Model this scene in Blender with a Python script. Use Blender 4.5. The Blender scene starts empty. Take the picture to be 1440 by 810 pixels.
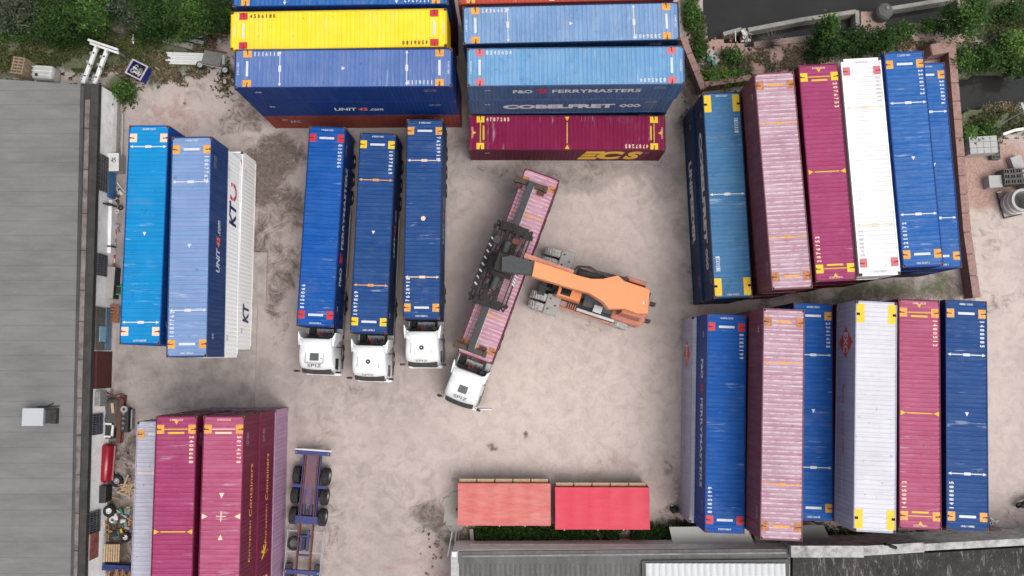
import bpy, math, random
from mathutils import Vector, Matrix
R = math.radians
PI = math.pi
random.seed(7)
sc = bpy.context.scene
col = sc.collection

# ------------------------------------------------------------------ camera, sky, sun, exposure
FPX, CAMH = 1132.327, 57.8645
MW = ((0.999975477, 0.0, 0.00700327379),
      (0.000635250327, 0.995877566, -0.0907053997),
      (-0.0069744, 0.09070762, 0.99585314))
cd = bpy.data.cameras.new('camera'); cam = bpy.data.objects.new('camera', cd); col.objects.link(cam)
cd.sensor_width = 36.0; cd.lens = FPX / 1440 * 36; cd.clip_start = 0.5; cd.clip_end = 2000
mw = Matrix(MW).to_4x4(); mw.translation = (0, 0, CAMH); cam.matrix_world = mw
sc.camera = cam

world = bpy.data.worlds.new('World'); sc.world = world; world.use_nodes = True
wn = world.node_tree.nodes; wl = world.node_tree.links; wn.clear()
SUN_EL, SUN_ROT = R(63), R(128)
sky = wn.new('ShaderNodeTexSky'); sky.sky_type = 'NISHITA'; sky.sun_disc = False
sky.sun_elevation = SUN_EL; sky.sun_rotation = SUN_ROT; sky.dust_density = 4.0; sky.air_density = 1.0
hs = wn.new('ShaderNodeHueSaturation'); hs.inputs['Saturation'].default_value = 0.22
bg = wn.new('ShaderNodeBackground'); bg.inputs['Strength'].default_value = 0.15
wo = wn.new('ShaderNodeOutputWorld')
wl.new(sky.outputs[0], hs.inputs['Color']); wl.new(hs.outputs[0], bg.inputs['Color']); wl.new(bg.outputs[0], wo.inputs['Surface'])

sl = bpy.data.lights.new('sun', 'SUN'); sl.energy = 1.05; sl.angle = R(40); sl.color = (1.0, 0.955, 0.92)
sun = bpy.data.objects.new('sun', sl); col.objects.link(sun)
# light arrives from high in the south-east, as the sky's sun_rotation says
sd = Vector((math.sin(SUN_ROT) * math.cos(SUN_EL), math.cos(SUN_ROT) * math.cos(SUN_EL), math.sin(SUN_EL)))
sun.rotation_euler = sd.to_track_quat('Z', 'Y').to_euler(); sun.location = (0, 0, 50)
sc.view_settings.view_transform = 'Standard'; sc.view_settings.look = 'None'
sc.view_settings.exposure = 0.50; sc.view_settings.gamma = 1.0
sc.view_settings.use_curve_mapping = False

# ------------------------------------------------------------------ helpers
MWm = Matrix(MW)
def at(px, py, z=0.0):
    """the point at height z that a pixel of the photograph looks at"""
    d = MWm @ Vector(((px - 720) / FPX, -(py - 405) / FPX, -1.0)); t = (z - CAMH) / d.z
    return Vector((d.x * t, d.y * t, z))
def s2l(c):
    c /= 255.0
    return c / 12.92 if c <= 0.04045 else ((c + 0.055) / 1.055) ** 2.4
ALB = 0.62
def K(r, g, b, a=ALB):
    return (s2l(r) * a, s2l(g) * a, s2l(b) * a, 1)

class MB:
    def __init__(s): s.v = []; s.f = []; s.mi = []; s.m = 0
    def add(s, vs, fs, M=None):
        n = len(s.v)
        s.v += [tuple(M @ Vector(p)) if M else tuple(p) for p in vs]
        for f in fs: s.f.append(tuple(n + i for i in f)); s.mi.append(s.m)
        return s
    def box(s, x0, x1, y0, y1, z0, z1, M=None, taper=0.0):
        t = taper
        vs = [(x0, y0, z0), (x1, y0, z0), (x1, y1, z0), (x0, y1, z0), (x0 + t, y0 + t, z1), (x1 - t, y0 + t, z1), (x1 - t, y1 - t, z1), (x0 + t, y1 - t, z1)]
        return s.add(vs, [(3, 2, 1, 0), (4, 5, 6, 7), (0, 1, 5, 4), (1, 2, 6, 5), (2, 3, 7, 6), (3, 0, 4, 7)], M)
    def bar(s, a, b, w, h=None):
        """box beam from a to b, w wide and h high, centred on the line"""
        a = Vector(a); b = Vector(b); h = w if h is None else h
        d = b - a; L = d.length
        if L < 1e-6: return s
        x = d / L; up = Vector((0, 0, 1)) if abs(x.z) < 0.98 else Vector((0, 1, 0))
        y = up.cross(x).normalized(); z = x.cross(y)
        M = Matrix((x, y, z)).transposed().to_4x4(); M.translation = a
        return s.box(0, L, -w / 2, w / 2, -h / 2, h / 2, M)
    def tube(s, pts, r, n=8, cap=True):
        pts = [Vector(p) for p in pts]; rs = r if isinstance(r, (list, tuple)) else [r] * len(pts)
        vs = []; fs = []
        for i, p in enumerate(pts):
            d = (pts[min(i + 1, len(pts) - 1)] - pts[max(i - 1, 0)]).normalized()
            up = Vector((0, 0, 1)) if abs(d.z) < 0.95 else Vector((1, 0, 0))
            u = d.cross(up).normalized(); w = u.cross(d)
            for k in range(n):
                a = 2 * PI * k / n; vs.append(p + (u * math.cos(a) + w * math.sin(a)) * rs[i])
        for i in range(len(pts) - 1):
            for k in range(n):
                fs.append((i * n + k, i * n + (k + 1) % n, (i + 1) * n + (k + 1) % n, (i + 1) * n + k))
        if cap: fs.append(tuple(range(n - 1, -1, -1))); fs.append(tuple((len(pts) - 1) * n + k for k in range(n)))
        return s.add(vs, fs)
    def lathe(s, prof, c=(0, 0, 0), axis='z', n=20, cap=False):
        """prof: (radius, height) pairs turned about the axis through c"""
        vs = []; fs = []; m = len(prof)
        for k in range(n):
            a = 2 * PI * k / n
            for r, h in prof:
                p = (r * math.cos(a), r * math.sin(a), h)
                if axis == 'y': p = (p[0], p[2], p[1])
                if axis == 'x': p = (p[2], p[0], p[1])
                vs.append((p[0] + c[0], p[1] + c[1], p[2] + c[2]))
        for k in range(n):
            for i in range(m - 1):
                a, b = k * m + i, ((k + 1) % n) * m + i
                fs.append((a, b, b + 1, a + 1))
        if cap:
            fs.append(tuple(k * m for k in range(n))); fs.append(tuple(k * m + m - 1 for k in range(n)))
        return s.add(vs, fs)
    def prism(s, pts, z0, z1):
        """closed outline of (x, y) or (x, y, ztop) points pushed down to z0"""
        n = len(pts)
        ar = sum(pts[i][0] * pts[(i + 1) % n][1] - pts[(i + 1) % n][0] * pts[i][1] for i in range(n))
        if ar < 0: pts = pts[::-1]
        vs = []
        for p in pts:
            zb = z0 if not callable(z0) else z0(p)
            vs.append((p[0], p[1], zb))
        for p in pts: vs.append((p[0], p[1], p[2] if (len(p) > 2 and z1 is None) else z1))
        fs = [tuple(range(n - 1, -1, -1)), tuple(range(n, 2 * n))] + [(i, (i + 1) % n, n + (i + 1) % n, n + i) for i in range(n)]
        return s.add(vs, fs)
    def mesh(s, name):
        me = bpy.data.meshes.new(name); me.from_pydata(s.v, [], s.f)
        if any(s.mi): me.polygons.foreach_set('material_index', s.mi)
        me.update(); return me
    def build(s, name, mat, parent=None, bevel=0, smooth=False, recalc=True):
        return link(name, s.mesh(name), mat, parent, bevel, smooth)

def link(name, me, mat, parent=None, bevel=0, smooth=False, M=None):
    o = bpy.data.objects.new(name, me); col.objects.link(o)
    mats = mat if isinstance(mat, (list, tuple)) else [mat]
    if len(me.materials) < len(mats):
        for m in mats[len(me.materials):]: me.materials.append(m)
    for i, m in enumerate(mats):
        if me.materials[i] != m: o.material_slots[i].link = 'OBJECT'; o.material_slots[i].material = m
    if parent: o.parent = parent
    if bevel:
        b = o.modifiers.new('bevel', 'BEVEL'); b.width = bevel; b.segments = 2; b.limit_method = 'ANGLE'; b.angle_limit = R(35)
    if smooth:
        for p in me.polygons: p.use_smooth = True
    return o
def tag(o, label, cat, group=None, kind=None):
    if label: o['label'] = label
    if cat: o['category'] = cat
    if group: o['group'] = group
    if kind: o['kind'] = kind
    return o
def thing(name, label, cat, loc=(0, 0, 0), rz=0.0, group=None):
    o = bpy.data.objects.new(name, None); col.objects.link(o); o.location = loc; o.rotation_euler = (0, 0, rz)
    o.empty_display_size = 0.3
    return tag(o, label, cat, group)
def local(o):
    """matrix from world to the thing's own space"""
    return (Matrix.Translation(o.location) @ Matrix.Rotation(o.rotation_euler[2], 4, 'Z')).inverted()

# ------------------------------------------------------------------ lettering
_tc = {}
def text_geo(txt, bold=0.0, shear=0.0, space=1.0):
    key = (txt, bold, shear, space)
    if key in _tc: return _tc[key]
    cu = bpy.data.curves.new('t', 'FONT'); cu.body = txt; cu.size = 1.0; cu.offset = bold; cu.shear = shear; cu.space_character = space
    cu.resolution_u = 3
    ob = bpy.data.objects.new('t', cu)
    me = bpy.data.meshes.new_from_object(ob)
    vs = [tuple(v.co) for v in me.vertices]; fs = [tuple(p.vertices) for p in me.polygons]
    bpy.data.meshes.remove(me); bpy.data.objects.remove(ob); bpy.data.curves.remove(cu)
    x0 = min(v[0] for v in vs); x1 = max(v[0] for v in vs); y0 = min(v[1] for v in vs); y1 = max(v[1] for v in vs)
    vs = [((v[0] - (x0 + x1) / 2) / (x1 - x0), (v[1] - (y0 + y1) / 2) / (y1 - y0), 0) for v in vs]
    _tc[key] = (vs, fs, (x1 - x0) / (y1 - y0)); return _tc[key]
def put_text(mb, txt, w, h, M, bold=0.0, shear=0.0, space=1.0):
    """lettering exactly w wide and h high, centred on M, lying in M's xy plane"""
    vs, fs, ar = text_geo(txt, bold, shear, space)
    if w is None: w = h * ar
    mb.add([(v[0] * w, v[1] * h, 0) for v in vs], fs, M)
def roofM(x, y, z, rot=0): return Matrix.Translation((x, y, z)) @ Matrix.Rotation(rot, 4, 'Z')
def sideM(x, y, z, s):
    """s=-1: reads from the local -y side, s=+1: from the +y side"""
    return Matrix.Translation((x, y, z)) @ Matrix.Rotation(0 if s < 0 else PI, 4, 'Z') @ Matrix.Rotation(PI / 2, 4, 'X')

# ------------------------------------------------------------------ materials
def newmat(name):
    m = bpy.data.materials.new(name); m.use_nodes = True
    nt = m.node_tree; b = nt.nodes['Principled BSDF']; return m, nt, b
def rgba(c): return tuple(c[:3]) + (1,)
def noise(nt, scale, detail=4, vec=None, rough=0.6, dist=0.0):
    n = nt.nodes.new('ShaderNodeTexNoise'); n.inputs['Scale'].default_value = scale; n.inputs['Detail'].default_value = detail
    n.inputs['Roughness'].default_value = rough; n.inputs['Distortion'].default_value = dist
    if vec is not None: nt.links.new(vec, n.inputs['Vector'])
    return n.outputs['Fac']
def ramp(nt, fac, a, b):
    n = nt.nodes.new('ShaderNodeMapRange'); n.inputs['From Min'].default_value = a; n.inputs['From Max'].default_value = b
    nt.links.new(fac, n.inputs['Value']); return n.outputs[0]
def mth(nt, op, a, b=None):
    n = nt.nodes.new('ShaderNodeMath'); n.operation = op
    for i, v in enumerate((a, b)):
        if v is None: continue
        if isinstance(v, (int, float)): n.inputs[i].default_value = v
        else: nt.links.new(v, n.inputs[i])
    return n.outputs[0]
def mixc(nt, fac, a, b, mode='MIX'):
    n = nt.nodes.new('ShaderNodeMix'); n.data_type = 'RGBA'; n.blend_type = mode
    if isinstance(fac, (int, float)): n.inputs[0].default_value = fac
    else: nt.links.new(fac, n.inputs[0])
    for i, v in ((6, a), (7, b)):
        if isinstance(v, tuple): n.inputs[i].default_value = rgba(v)
        else: nt.links.new(v, n.inputs[i])
    return n.outputs[2]
def objvec(nt, sx=1, sy=1, sz=1, rnd=True):
    tc = nt.nodes.new('ShaderNodeTexCoord'); oi = nt.nodes.new('ShaderNodeObjectInfo')
    mp = nt.nodes.new('ShaderNodeMapping'); nt.links.new(tc.outputs['Object'], mp.inputs['Vector'])
    mp.inputs['Scale'].default_value = (sx, sy, sz)
    if rnd:
        m = mth(nt, 'MULTIPLY', oi.outputs['Random'], 97.0); cb = nt.nodes.new('ShaderNodeCombineXYZ')
        for i in range(3): nt.links.new(m, cb.inputs[i])
        nt.links.new(cb.outputs[0], mp.inputs['Location'])
    return mp.outputs[0]
def bump(nt, b, h, strength=0.3, dist=0.02):
    n = nt.nodes.new('ShaderNodeBump'); n.inputs['Strength'].default_value = strength; n.inputs['Distance'].default_value = dist
    nt.links.new(h, n.inputs['Height']); nt.links.new(n.outputs[0], b.inputs['Normal'])
_mc = {}
def plain(name, c, rough=0.6, metal=0.0, var=0.25, scale=3.0, dirt=None):
    """paint, rubber, metal... with soft mottling"""
    if name in _mc: return _mc[name]
    m, nt, b = newmat(name); v = objvec(nt)
    d = dirt or tuple(x * (1 - var * 1.5) for x in c[:3])
    f = ramp(nt, noise(nt, scale, 6, v, 0.7), 0.4, 0.68)
    cc = mixc(nt, mth(nt, 'MULTIPLY', f, min(1, var * 2.2)), c, d)
    nt.links.new(cc, b.inputs['Base Color']); b.inputs['Roughness'].default_value = rough; b.inputs['Metallic'].default_value = metal
    if max(c[:3]) < .06 and rough > .3: b.inputs['Specular IOR Level'].default_value = 0.2
    _mc[name] = m; return m
PITCH = 0.2786
def roofpaint(name, c, fade=0.0, ridge=0.0, stain=0.35, rust=0.15, dark=None, chalk=(0.62, 0.6, 0.6)):
    """container roof: base paint, chalky fading in transverse streaks, paler ridge lines, rust and soot spots"""
    if name in _mc: return _mc[name]
    m, nt, b = newmat(name)
    tc = nt.nodes.new('ShaderNodeTexCoord'); sp = nt.nodes.new('ShaderNodeSeparateXYZ'); nt.links.new(tc.outputs['Object'], sp.inputs[0])
    v = objvec(nt); vs = objvec(nt, 1.6, 0.25, 0.25); vb = objvec(nt, 0.22, 0.5, 0.5)
    # streaks across the roof, one value per corrugation more or less
    st = ramp(nt, noise(nt, 1.2, 5, vs, 0.75), 0.42, 0.66)
    pan = ramp(nt, noise(nt, 1.4, 2, vb, 0.5), 0.4, 0.65)
    c2 = mixc(nt, mth(nt, 'MULTIPLY', st, 0.22 + fade * 0.5), c, chalk)
    c2 = mixc(nt, mth(nt, 'MULTIPLY', pan, 0.30), c2, tuple(x * 0.72 for x in c[:3]))
    # ridge wear
    ph = mth(nt, 'FRACT', mth(nt, 'ADD', mth(nt, 'DIVIDE', sp.outputs[0], PITCH), 0.5))
    rd = mth(nt, 'LESS_THAN', mth(nt, 'ABSOLUTE', mth(nt, 'SUBTRACT', ph, 0.5)), 0.16)
    brk = ramp(nt, noise(nt, 2.2, 3, v, 0.6), 0.36, 0.6)
    c2 = mixc(nt, mth(nt, 'MULTIPLY', mth(nt, 'MULTIPLY', rd, brk), ridge), c2, chalk)
    # joints of the roof sheets
    jt = mth(nt, 'LESS_THAN', mth(nt, 'FRACT', mth(nt, 'DIVIDE', mth(nt, 'ADD', sp.outputs[0], 20.0), 1.114)), 0.025)
    c2 = mixc(nt, mth(nt, 'MULTIPLY', jt, 0.35), c2, tuple(x * 0.45 for x in c[:3]))
    # pale scuffs across the roof and dark specks
    sc1 = mth(nt, 'MULTIPLY', ramp(nt, noise(nt, 1.0, 4, objvec(nt, 5.0, .5, 1), .6), .60, .68), ramp(nt, noise(nt, .45, 2, v, .5), .50, .60))
    c2 = mixc(nt, mth(nt, 'MULTIPLY', sc1, .5), c2, tuple(min(.75, x * .5 + .32) for x in c[:3]))
    spk = ramp(nt, noise(nt, 2.6, 3, v, .55), .69, .73); c2 = mixc(nt, mth(nt, 'MULTIPLY', spk, .55), c2, tuple(x * .4 for x in c[:3]))
    # soot and rust
    s1 = ramp(nt, noise(nt, 0.9, 7, v, 0.78), 0.56, 0.70)
    c2 = mixc(nt, mth(nt, 'MULTIPLY', s1, stain), c2, dark or tuple(x * 0.35 for x in c[:3]))
    vr = objvec(nt, .35, 1, 1); edge = ramp(nt, mth(nt, 'ABSOLUTE', sp.outputs[0]), 5.0, 6.9); s2 = ramp(nt, mth(nt, 'ADD', noise(nt, 3.2, 6, v, 0.8), mth(nt, 'MULTIPLY', edge, .05)), 0.62, 0.70)
    pud = ramp(nt, noise(nt, .55, 6, objvec(nt, 1, .6, 1), .72), .57, .64); c2 = mixc(nt, mth(nt, 'MULTIPLY', pud, .14 + stain * .25), c2, tuple(min(1, x * .5 + .12) for x in c[:3]))
    c2 = mixc(nt, mth(nt, 'MULTIPLY', s2, rust), c2, (0.10, 0.035, 0.015))
    nt.links.new(c2, b.inputs['Base Color']); b.inputs['Roughness'].default_value = 0.65; b.inputs['Specular IOR Level'].default_value = 0.2
    bump(nt, b, noise(nt, 1.1, 4, v, 0.6), 0.5, 0.05)
    _mc[name] = m; return m
def sidepaint(name, c, stain=0.3, rust=0.2):
    if name in _mc: return _mc[name]
    m, nt, b = newmat(name); v = objvec(nt); vs = objvec(nt, 1.8, 1.8, 0.18)
    st = ramp(nt, noise(nt, 1.4, 5, vs, 0.7), 0.45, 0.7)
    c2 = mixc(nt, mth(nt, 'MULTIPLY', st, stain), c, tuple(min(1, x * 1.5 + 0.03) for x in c[:3]))
    s2 = ramp(nt, noise(nt, 1.8, 6, v, 0.8), 0.62, 0.72)
    c2 = mixc(nt, mth(nt, 'MULTIPLY', s2, stain), c2, tuple(x * 0.4 for x in c[:3]))
    s3 = ramp(nt, noise(nt, 5.0, 5, v, 0.8), 0.67, 0.74)
    c2 = mixc(nt, mth(nt, 'MULTIPLY', s3, rust), c2, (0.13, 0.045, 0.02))
    nt.links.new(c2, b.inputs['Base Color']); b.inputs['Roughness'].default_value = 0.55; b.inputs['Specular IOR Level'].default_value = 0.25
    _mc[name] = m; return m

M_white = plain('marking_white', K(232, 234, 238, 0.64), 0.6, var=0.15)
M_offw = plain('marking_offwhite', K(215, 205, 215), 0.6, var=0.3)
M_yel = plain('marking_yellow', K(240, 200, 40), 0.6, var=0.2)
M_yel2 = plain('patch_yellow', K(250, 208, 30, 0.7), 0.6, var=0.18, scale=6)
M_org = plain('patch_orange', K(246, 176, 76, .7), 0.6, var=0.3, scale=5, dirt=(0.30, 0.13, 0.04))
M_rustp = plain('patch_rusty', K(228, 150, 90), 0.7, var=0.5, scale=5, dirt=(0.16, 0.06, 0.03))
M_red = plain('patch_red', K(225, 45, 65), 0.55, var=0.2, scale=5)
M_pinkp = plain('patch_salmon', K(235, 120, 130), 0.6, var=0.2, scale=5)
M_cream = plain('patch_cream', K(250, 215, 185, 0.7), 0.6, var=0.15, scale=5)
M_hole = plain('dark_hole', (0.012, 0.01, 0.01), 0.8)
M_rusty = plain('rusty_steel', (0.09, 0.035, 0.02), 0.8, var=0.4, scale=8)
M_gold = plain('lettering_gold', K(245, 190, 55, .8), 0.5, var=0.15)
M_black = plain('black_rubber', (0.014, 0.014, 0.015), 0.75, var=0.3, scale=6, dirt=(0.05, 0.045, 0.04))
M_dark = plain('dark_steel', (0.028, 0.028, 0.03), 0.55, 0.0, var=0.3, scale=5, dirt=(0.07, 0.06, 0.05))
M_steel = plain('grey_steel', (0.20, 0.20, 0.205), 0.45, 0.5, var=0.3, scale=5)
M_glass = plain('dark_glass', (0.012, 0.015, 0.018), 0.08)
M_truckw = plain('truck_white', K(245, 246, 246, 0.74), 0.28, var=0.06, scale=1.5)
M_galv = plain('galvanised_steel', (0.38, 0.39, 0.39), 0.4, 0.5, var=0.2, scale=6)
M_wood = plain('weathered_wood', (0.26, 0.19, 0.125), 0.85, var=0.35, scale=5)
M_newwood = plain('fresh_wood', (0.48, 0.34, 0.20), 0.85, var=0.3, scale=6)
M_conc = plain('concrete', (0.36, 0.35, 0.33), 0.85, var=0.25, scale=2.5)
M_whiteo = plain('white_object', (0.62, 0.62, 0.60), 0.6, var=0.2, scale=4)

# ------------------------------------------------------------------ containers
W, L45 = 2.5, 13.716
def corr(along0, along1, pitch, depth, fn):
    """list of (coordinate, offset) points of a trapezoidal corrugation"""
    pts = [(along0, 0.0)]; n = int(round((along1 - along0 - 0.1) / pitch)); s = along0 + ((along1 - along0) - n * pitch) / 2
    for i in range(n):
        a = s + i * pitch
        for t, d in ((0.22, 0.0), (0.36, -depth), (0.64, -depth), (0.78, 0.0)): pts.append((a + t * pitch, d))
    pts.append((along1, 0.0)); return [fn(*p) for p in pts]
_cm = {}
def container_meshes(L, H):
    key = (round(L, 2), round(H, 3))
    if key in _cm: return _cm[key]
    d = {}; hx = L / 2; hy = W / 2
    ip = hx - 0.762 - 0.0 if L > 12.5 else None
    m = MB(); a = corr(-hx + .16, hx - .16, PITCH, 0.02, lambda x, o: (x, H - 0.022 + o)); n = len(a)
    vs = [(x, -hy + .07, z) for x, z in a] + [(x, hy - .07, z) for x, z in a]
    m.add(vs, [(i, i + 1, n + i + 1, n + i) for i in range(n - 1)])
    m.box(-hx + .05, -hx + .17, -hy + .1, hy - .1, H - .05, H - .012); m.box(hx - .17, hx - .05, -hy + .1, hy - .1, H - .05, H - .012)
    d['roof_panel'] = m.mesh('roof_panel')
    for s, nm in ((-1, 'sideA'), (1, 'sideB')):
        m = MB(); a = corr(-hx + .12, hx - .12, PITCH, 0.014, lambda x, o: (x, s * (hy - 0.012 + o)))
        vs = [(x, y, 0.15) for x, y in a] + [(x, y, H - .06) for x, y in a]
        fs = [(i, i + 1, n2 + i + 1, n2 + i) for n2 in (len(a),) for i in range(n2 - 1)]
        if s > 0: fs = [f[::-1] for f in fs]
        m.add(vs, fs); d[nm] = m.mesh('side_wall')
    m = MB(); a = corr(-hy + .1, hy - .1, 0.25, 0.04, lambda y, o: (hx - 0.02 + o, y)); n2 = len(a)
    m.add([(x, y, .15) for x, y in a] + [(x, y, H - .1) for x, y in a], [(i, i + 1, n2 + i + 1, n2 + i) for i in range(n2 - 1)])
    d['front_wall'] = m.mesh('front_wall')
    m = MB()
    for s in (-1, 1):
        m.box(-hx + .17, hx - .17, s * hy - (.06 if s > 0 else 0), s * hy + (.06 if s < 0 else 0), H - .085, H - .006)
        m.box(-hx + .17, hx - .17, s * hy - (.05 if s > 0 else 0), s * hy + (.05 if s < 0 else 0), .02, .17)
        for e in (-1, 1):
            m.box(e * hx - (.15 if e > 0 else 0), e * hx + (.15 if e < 0 else 0), s * hy - (.14 if s > 0 else 0), s * hy + (.14 if s < 0 else 0), .118, H - .118)
    for e in (-1, 1):
        m.box(e * hx - (.09 if e > 0 else 0), e * hx + (.09 if e < 0 else 0), -hy + .17, hy - .17, H - .12, H - .004)
        m.box(e * hx - (.09 if e > 0 else 0), e * hx + (.09 if e < 0 else 0), -hy + .17, hy - .17, .02, .16)
    m.box(-hx + .1, hx - .1, -hy + .06, hy - .06, .06, .14)
    if ip:
        for e in (-1, 1):
            for s in (-1, 1): m.box(e * ip - .08, e * ip + .08, s * hy - (.052 if s > 0 else -.002), s * hy + (.052 if s < 0 else -.002), .17, H - .085)
    d['frame'] = m.mesh('frame')
    m = MB()
    for e in (-1, 1):
        for s in (-1, 1):
            for z in (0, H - .118):
                m.box(e * hx - (.178 if e > 0 else 0), e * hx + (.178 if e < 0 else 0), s * hy - (.162 if s > 0 else 0), s * hy + (.162 if s < 0 else 0), z, z + .118)
    d['corner_casting'] = []
    for e in (-1, 1):
        for s in (-1, 1):
            for z in (0, H - .118):
                m = MB(); x0, x1 = sorted((e * hx, e * (hx - .178))); y0, y1 = sorted((s * hy, s * (hy - .162)))
                m.box(x0, x1, y0, y1, z, z + .118)
                m.m = 1
                if z > 1: m.box((x0 + x1) / 2 - .055, (x0 + x1) / 2 + .055, (y0 + y1) / 2 - .035, (y0 + y1) / 2 + .035, z + .1, z + .1205)
                m.box((x0 + x1) / 2 - .04, (x0 + x1) / 2 + .04, s * hy - .004, s * hy + .003, z + .035, z + .085)
                d['corner_casting'].append(m.mesh('corner_casting'))
    for s, nm in ((-1, 'doorA'), (1, 'doorB')):
        m = MB(); y0, y1 = sorted((s * .01, s * (hy - .15))); m.box(-hx + .02, -hx + .07, y0, y1, .17, H - .13)
        for k in range(4): m.box(-hx + .008, -hx + .02, y0 + .08, y1 - .08, .3 + k * .62, .3 + k * .62 + .42)
        d[nm] = m.mesh('door')
        m = MB()
        for yy in (s * .32, s * .86):
            m.tube([(-hx - .012, yy, .18), (-hx - .012, yy, H - .14)], .02, 6); m.box(-hx - .03, -hx + .01, yy - .05, yy + .05, .9, .96)
            m.bar((-hx - .03, yy, 1.15), (-hx - .03, yy + s * .3, 1.18), .03)
        d[nm + 'rod'] = m.mesh('lock_rod')
    _cm[key] = d; return d

CODES = {}
_mk = {}
def roof_marks(style, L, H, digits, code):
    """-> list of (part name, label or None, mesh, material)"""
    key = (style, round(L, 2), round(H, 3), digits, code)
    if key in _mk: return _mk[key]
    hx, hy = L / 2, W / 2; zt = H - .022; out = []
    Z = zt + .006
    S = STY[style]; px = hx - .80
    # patches round the 40-foot castings
    for e in (-1, 1):
        for s in (-1, 1):
            m = MB(); kind = S.get('patch', 'sq')
            if kind == 'sq':
                m.box(e * px - .27, e * px + .27, *sorted((s * (hy - .075), s * (hy - .52))), zt - .03, zt + .003)
                m.m = 1; m.box(e * px - .09, e * px + .09, *sorted((s * (hy - .01), s * (hy - .2))), zt - .02, zt + .012)
                m.m = 2; m.box(e * px - .06, e * px + .06, *sorted((s * (hy - .06), s * (hy - .14))), zt, zt + .016)
                m.bar((e * px, s * (hy - .12), zt + .012), (e * px + .03, s * (hy - .36), zt + .012), .055, .012)
            else:
                xe = e * hx; m.box(*sorted((xe - e * .05, xe - e * 1.32)), *sorted((s * (hy - .075), s * (hy - .54))), zt - .03, zt + .003)
                m.m = 1; m.box(e * px - .09, e * px + .09, *sorted((s * (hy - .01), s * (hy - .2))), zt - .02, zt + .012)
                m.m = 2; m.box(e * px - .075, e * px + .075, *sorted((s * (hy - .05), s * (hy - .26))), zt, zt + .016)
            out.append(('casting_patch', None, m.mesh('casting_patch'), [S['pm'], S['pm'], M_rusty if kind == 'sq' else M_hole]))
    def sep(nm, mt, fn):
        m = MB(); fn(m); out.append((nm, None, m.mesh(nm), mt))
    bm = S.get('bar', M_white)
    for e in (-1, 1):
        if S.get('barin'):      # thin line between the patches, bar just inside
            sep('warning_line', bm, lambda m: m.box(e * px - .03, e * px + .03, -hy + .55, hy - .55, Z - .003, Z))
            sep('warning_bar', bm, lambda m: m.box(e * (px - .22) - .06, e * (px - .22) + .06, -.5, .5, Z - .003, Z))
        elif bm: sep('warning_bar', bm, lambda m: m.box(e * px - .075, e * px + .075, -.5, .5, Z - .003, Z))
    ln = S.get('lines'); lm = S.get('lm', M_white)
    if ln:
        for x in ln[1]:
            if ln[0] == 'arrow':
                def f(m):
                    m.box(x - .028, x + .028, -hy + .16, hy - .16, Z - .003, Z)
                    m.box(x - .085, x + .085, -.2, .2, Z - .003, Z + .002)
                    for s in (-1, 1): m.prism([(x, s * (hy - .1)), (x - .1, s * (hy - .3)), (x + .1, s * (hy - .3))], Z - .002, Z + .002)
                sep('arrow_line', lm, f)
            elif ln[0] == 'tri':
                sep('roof_line', lm, lambda m: m.box(x - .035, x + .035, -hy + .5, hy - .5, Z - .003, Z))
                for s in (-1, 1): sep('roof_triangle', lm, lambda m: m.prism([(x, s * (hy - .42)), (x - .16, s * (hy - .1)), (x + .16, s * (hy - .1))], Z - .002, Z + .002))
            elif ln[0] == 'cross':
                def f(m): m.box(x - .03, x + .03, -.3, .3, Z - .003, Z); m.box(x - .3, x + .3, -.03, .03, Z - .006, Z + .003)
                sep('roof_cross', lm, f)
                for s in (-1, 1):
                    sep('roof_triangle', lm, lambda m: m.prism([(x, s * (hy - .45)), (x - .17, s * (hy - .1)), (x + .17, s * (hy - .1))], Z - .002, Z + .002))
                    sep('roof_triangle', lm, lambda m: m.prism([(x + s * 1.05, 0), (x + s * 1.38, -.16), (x + s * 1.38, .16)], Z - .002, Z + .002))
    tm = S.get('tm', M_white)
    if S.get('centre') == 2: sep('roof_disc', tm, lambda m: m.lathe([(0, Z + .001), (.16, Z + .001), (.16, Z - .002)], n=20))
    elif S.get('centre'): sep('roof_triangle', tm, lambda m: m.prism([(.14, 0), (-.10, .12), (-.10, -.12)], Z - .002, Z + .001))
    if S.get('endtri'):
        for e in (-1, 1): sep('roof_triangle', tm, lambda m: m.prism([(e * (hx - .52), 0), (e * (hx - .27), .15), (e * (hx - .27), -.15)], Z - .002, Z + .001))
    dm = S.get('dm', M_white)
    if digits:
        for e in (1, -1):
            m = MB()
            for k, ch in enumerate(digits):
                rt = 0 if e > 0 else PI
                if S.get('stack'): put_text(m, ch, .12, .26, roofM(e * (-px + 1.0 + k * .15), e * (hy - .38), Z, rt), .02)
                else: put_text(m, ch, .14 if ch != '1' else .06, .27, roofM(e * (-hx + 1.28 + k * .245), e * (hy - .30), Z, rt), .04)
            out.append(('roof_number', None, m.mesh('roof_number'), dm))
    if code:
        for e in (1, -1):
            m = MB(); put_text(m, code, .8, .12, roofM(-e * (hx - .24), 0, Z, -e * PI / 2), .02)
            out.append(('roof_code', None, m.mesh('roof_code'), S.get('cm', M_white)))
    _mk[key] = out; return out

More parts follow.
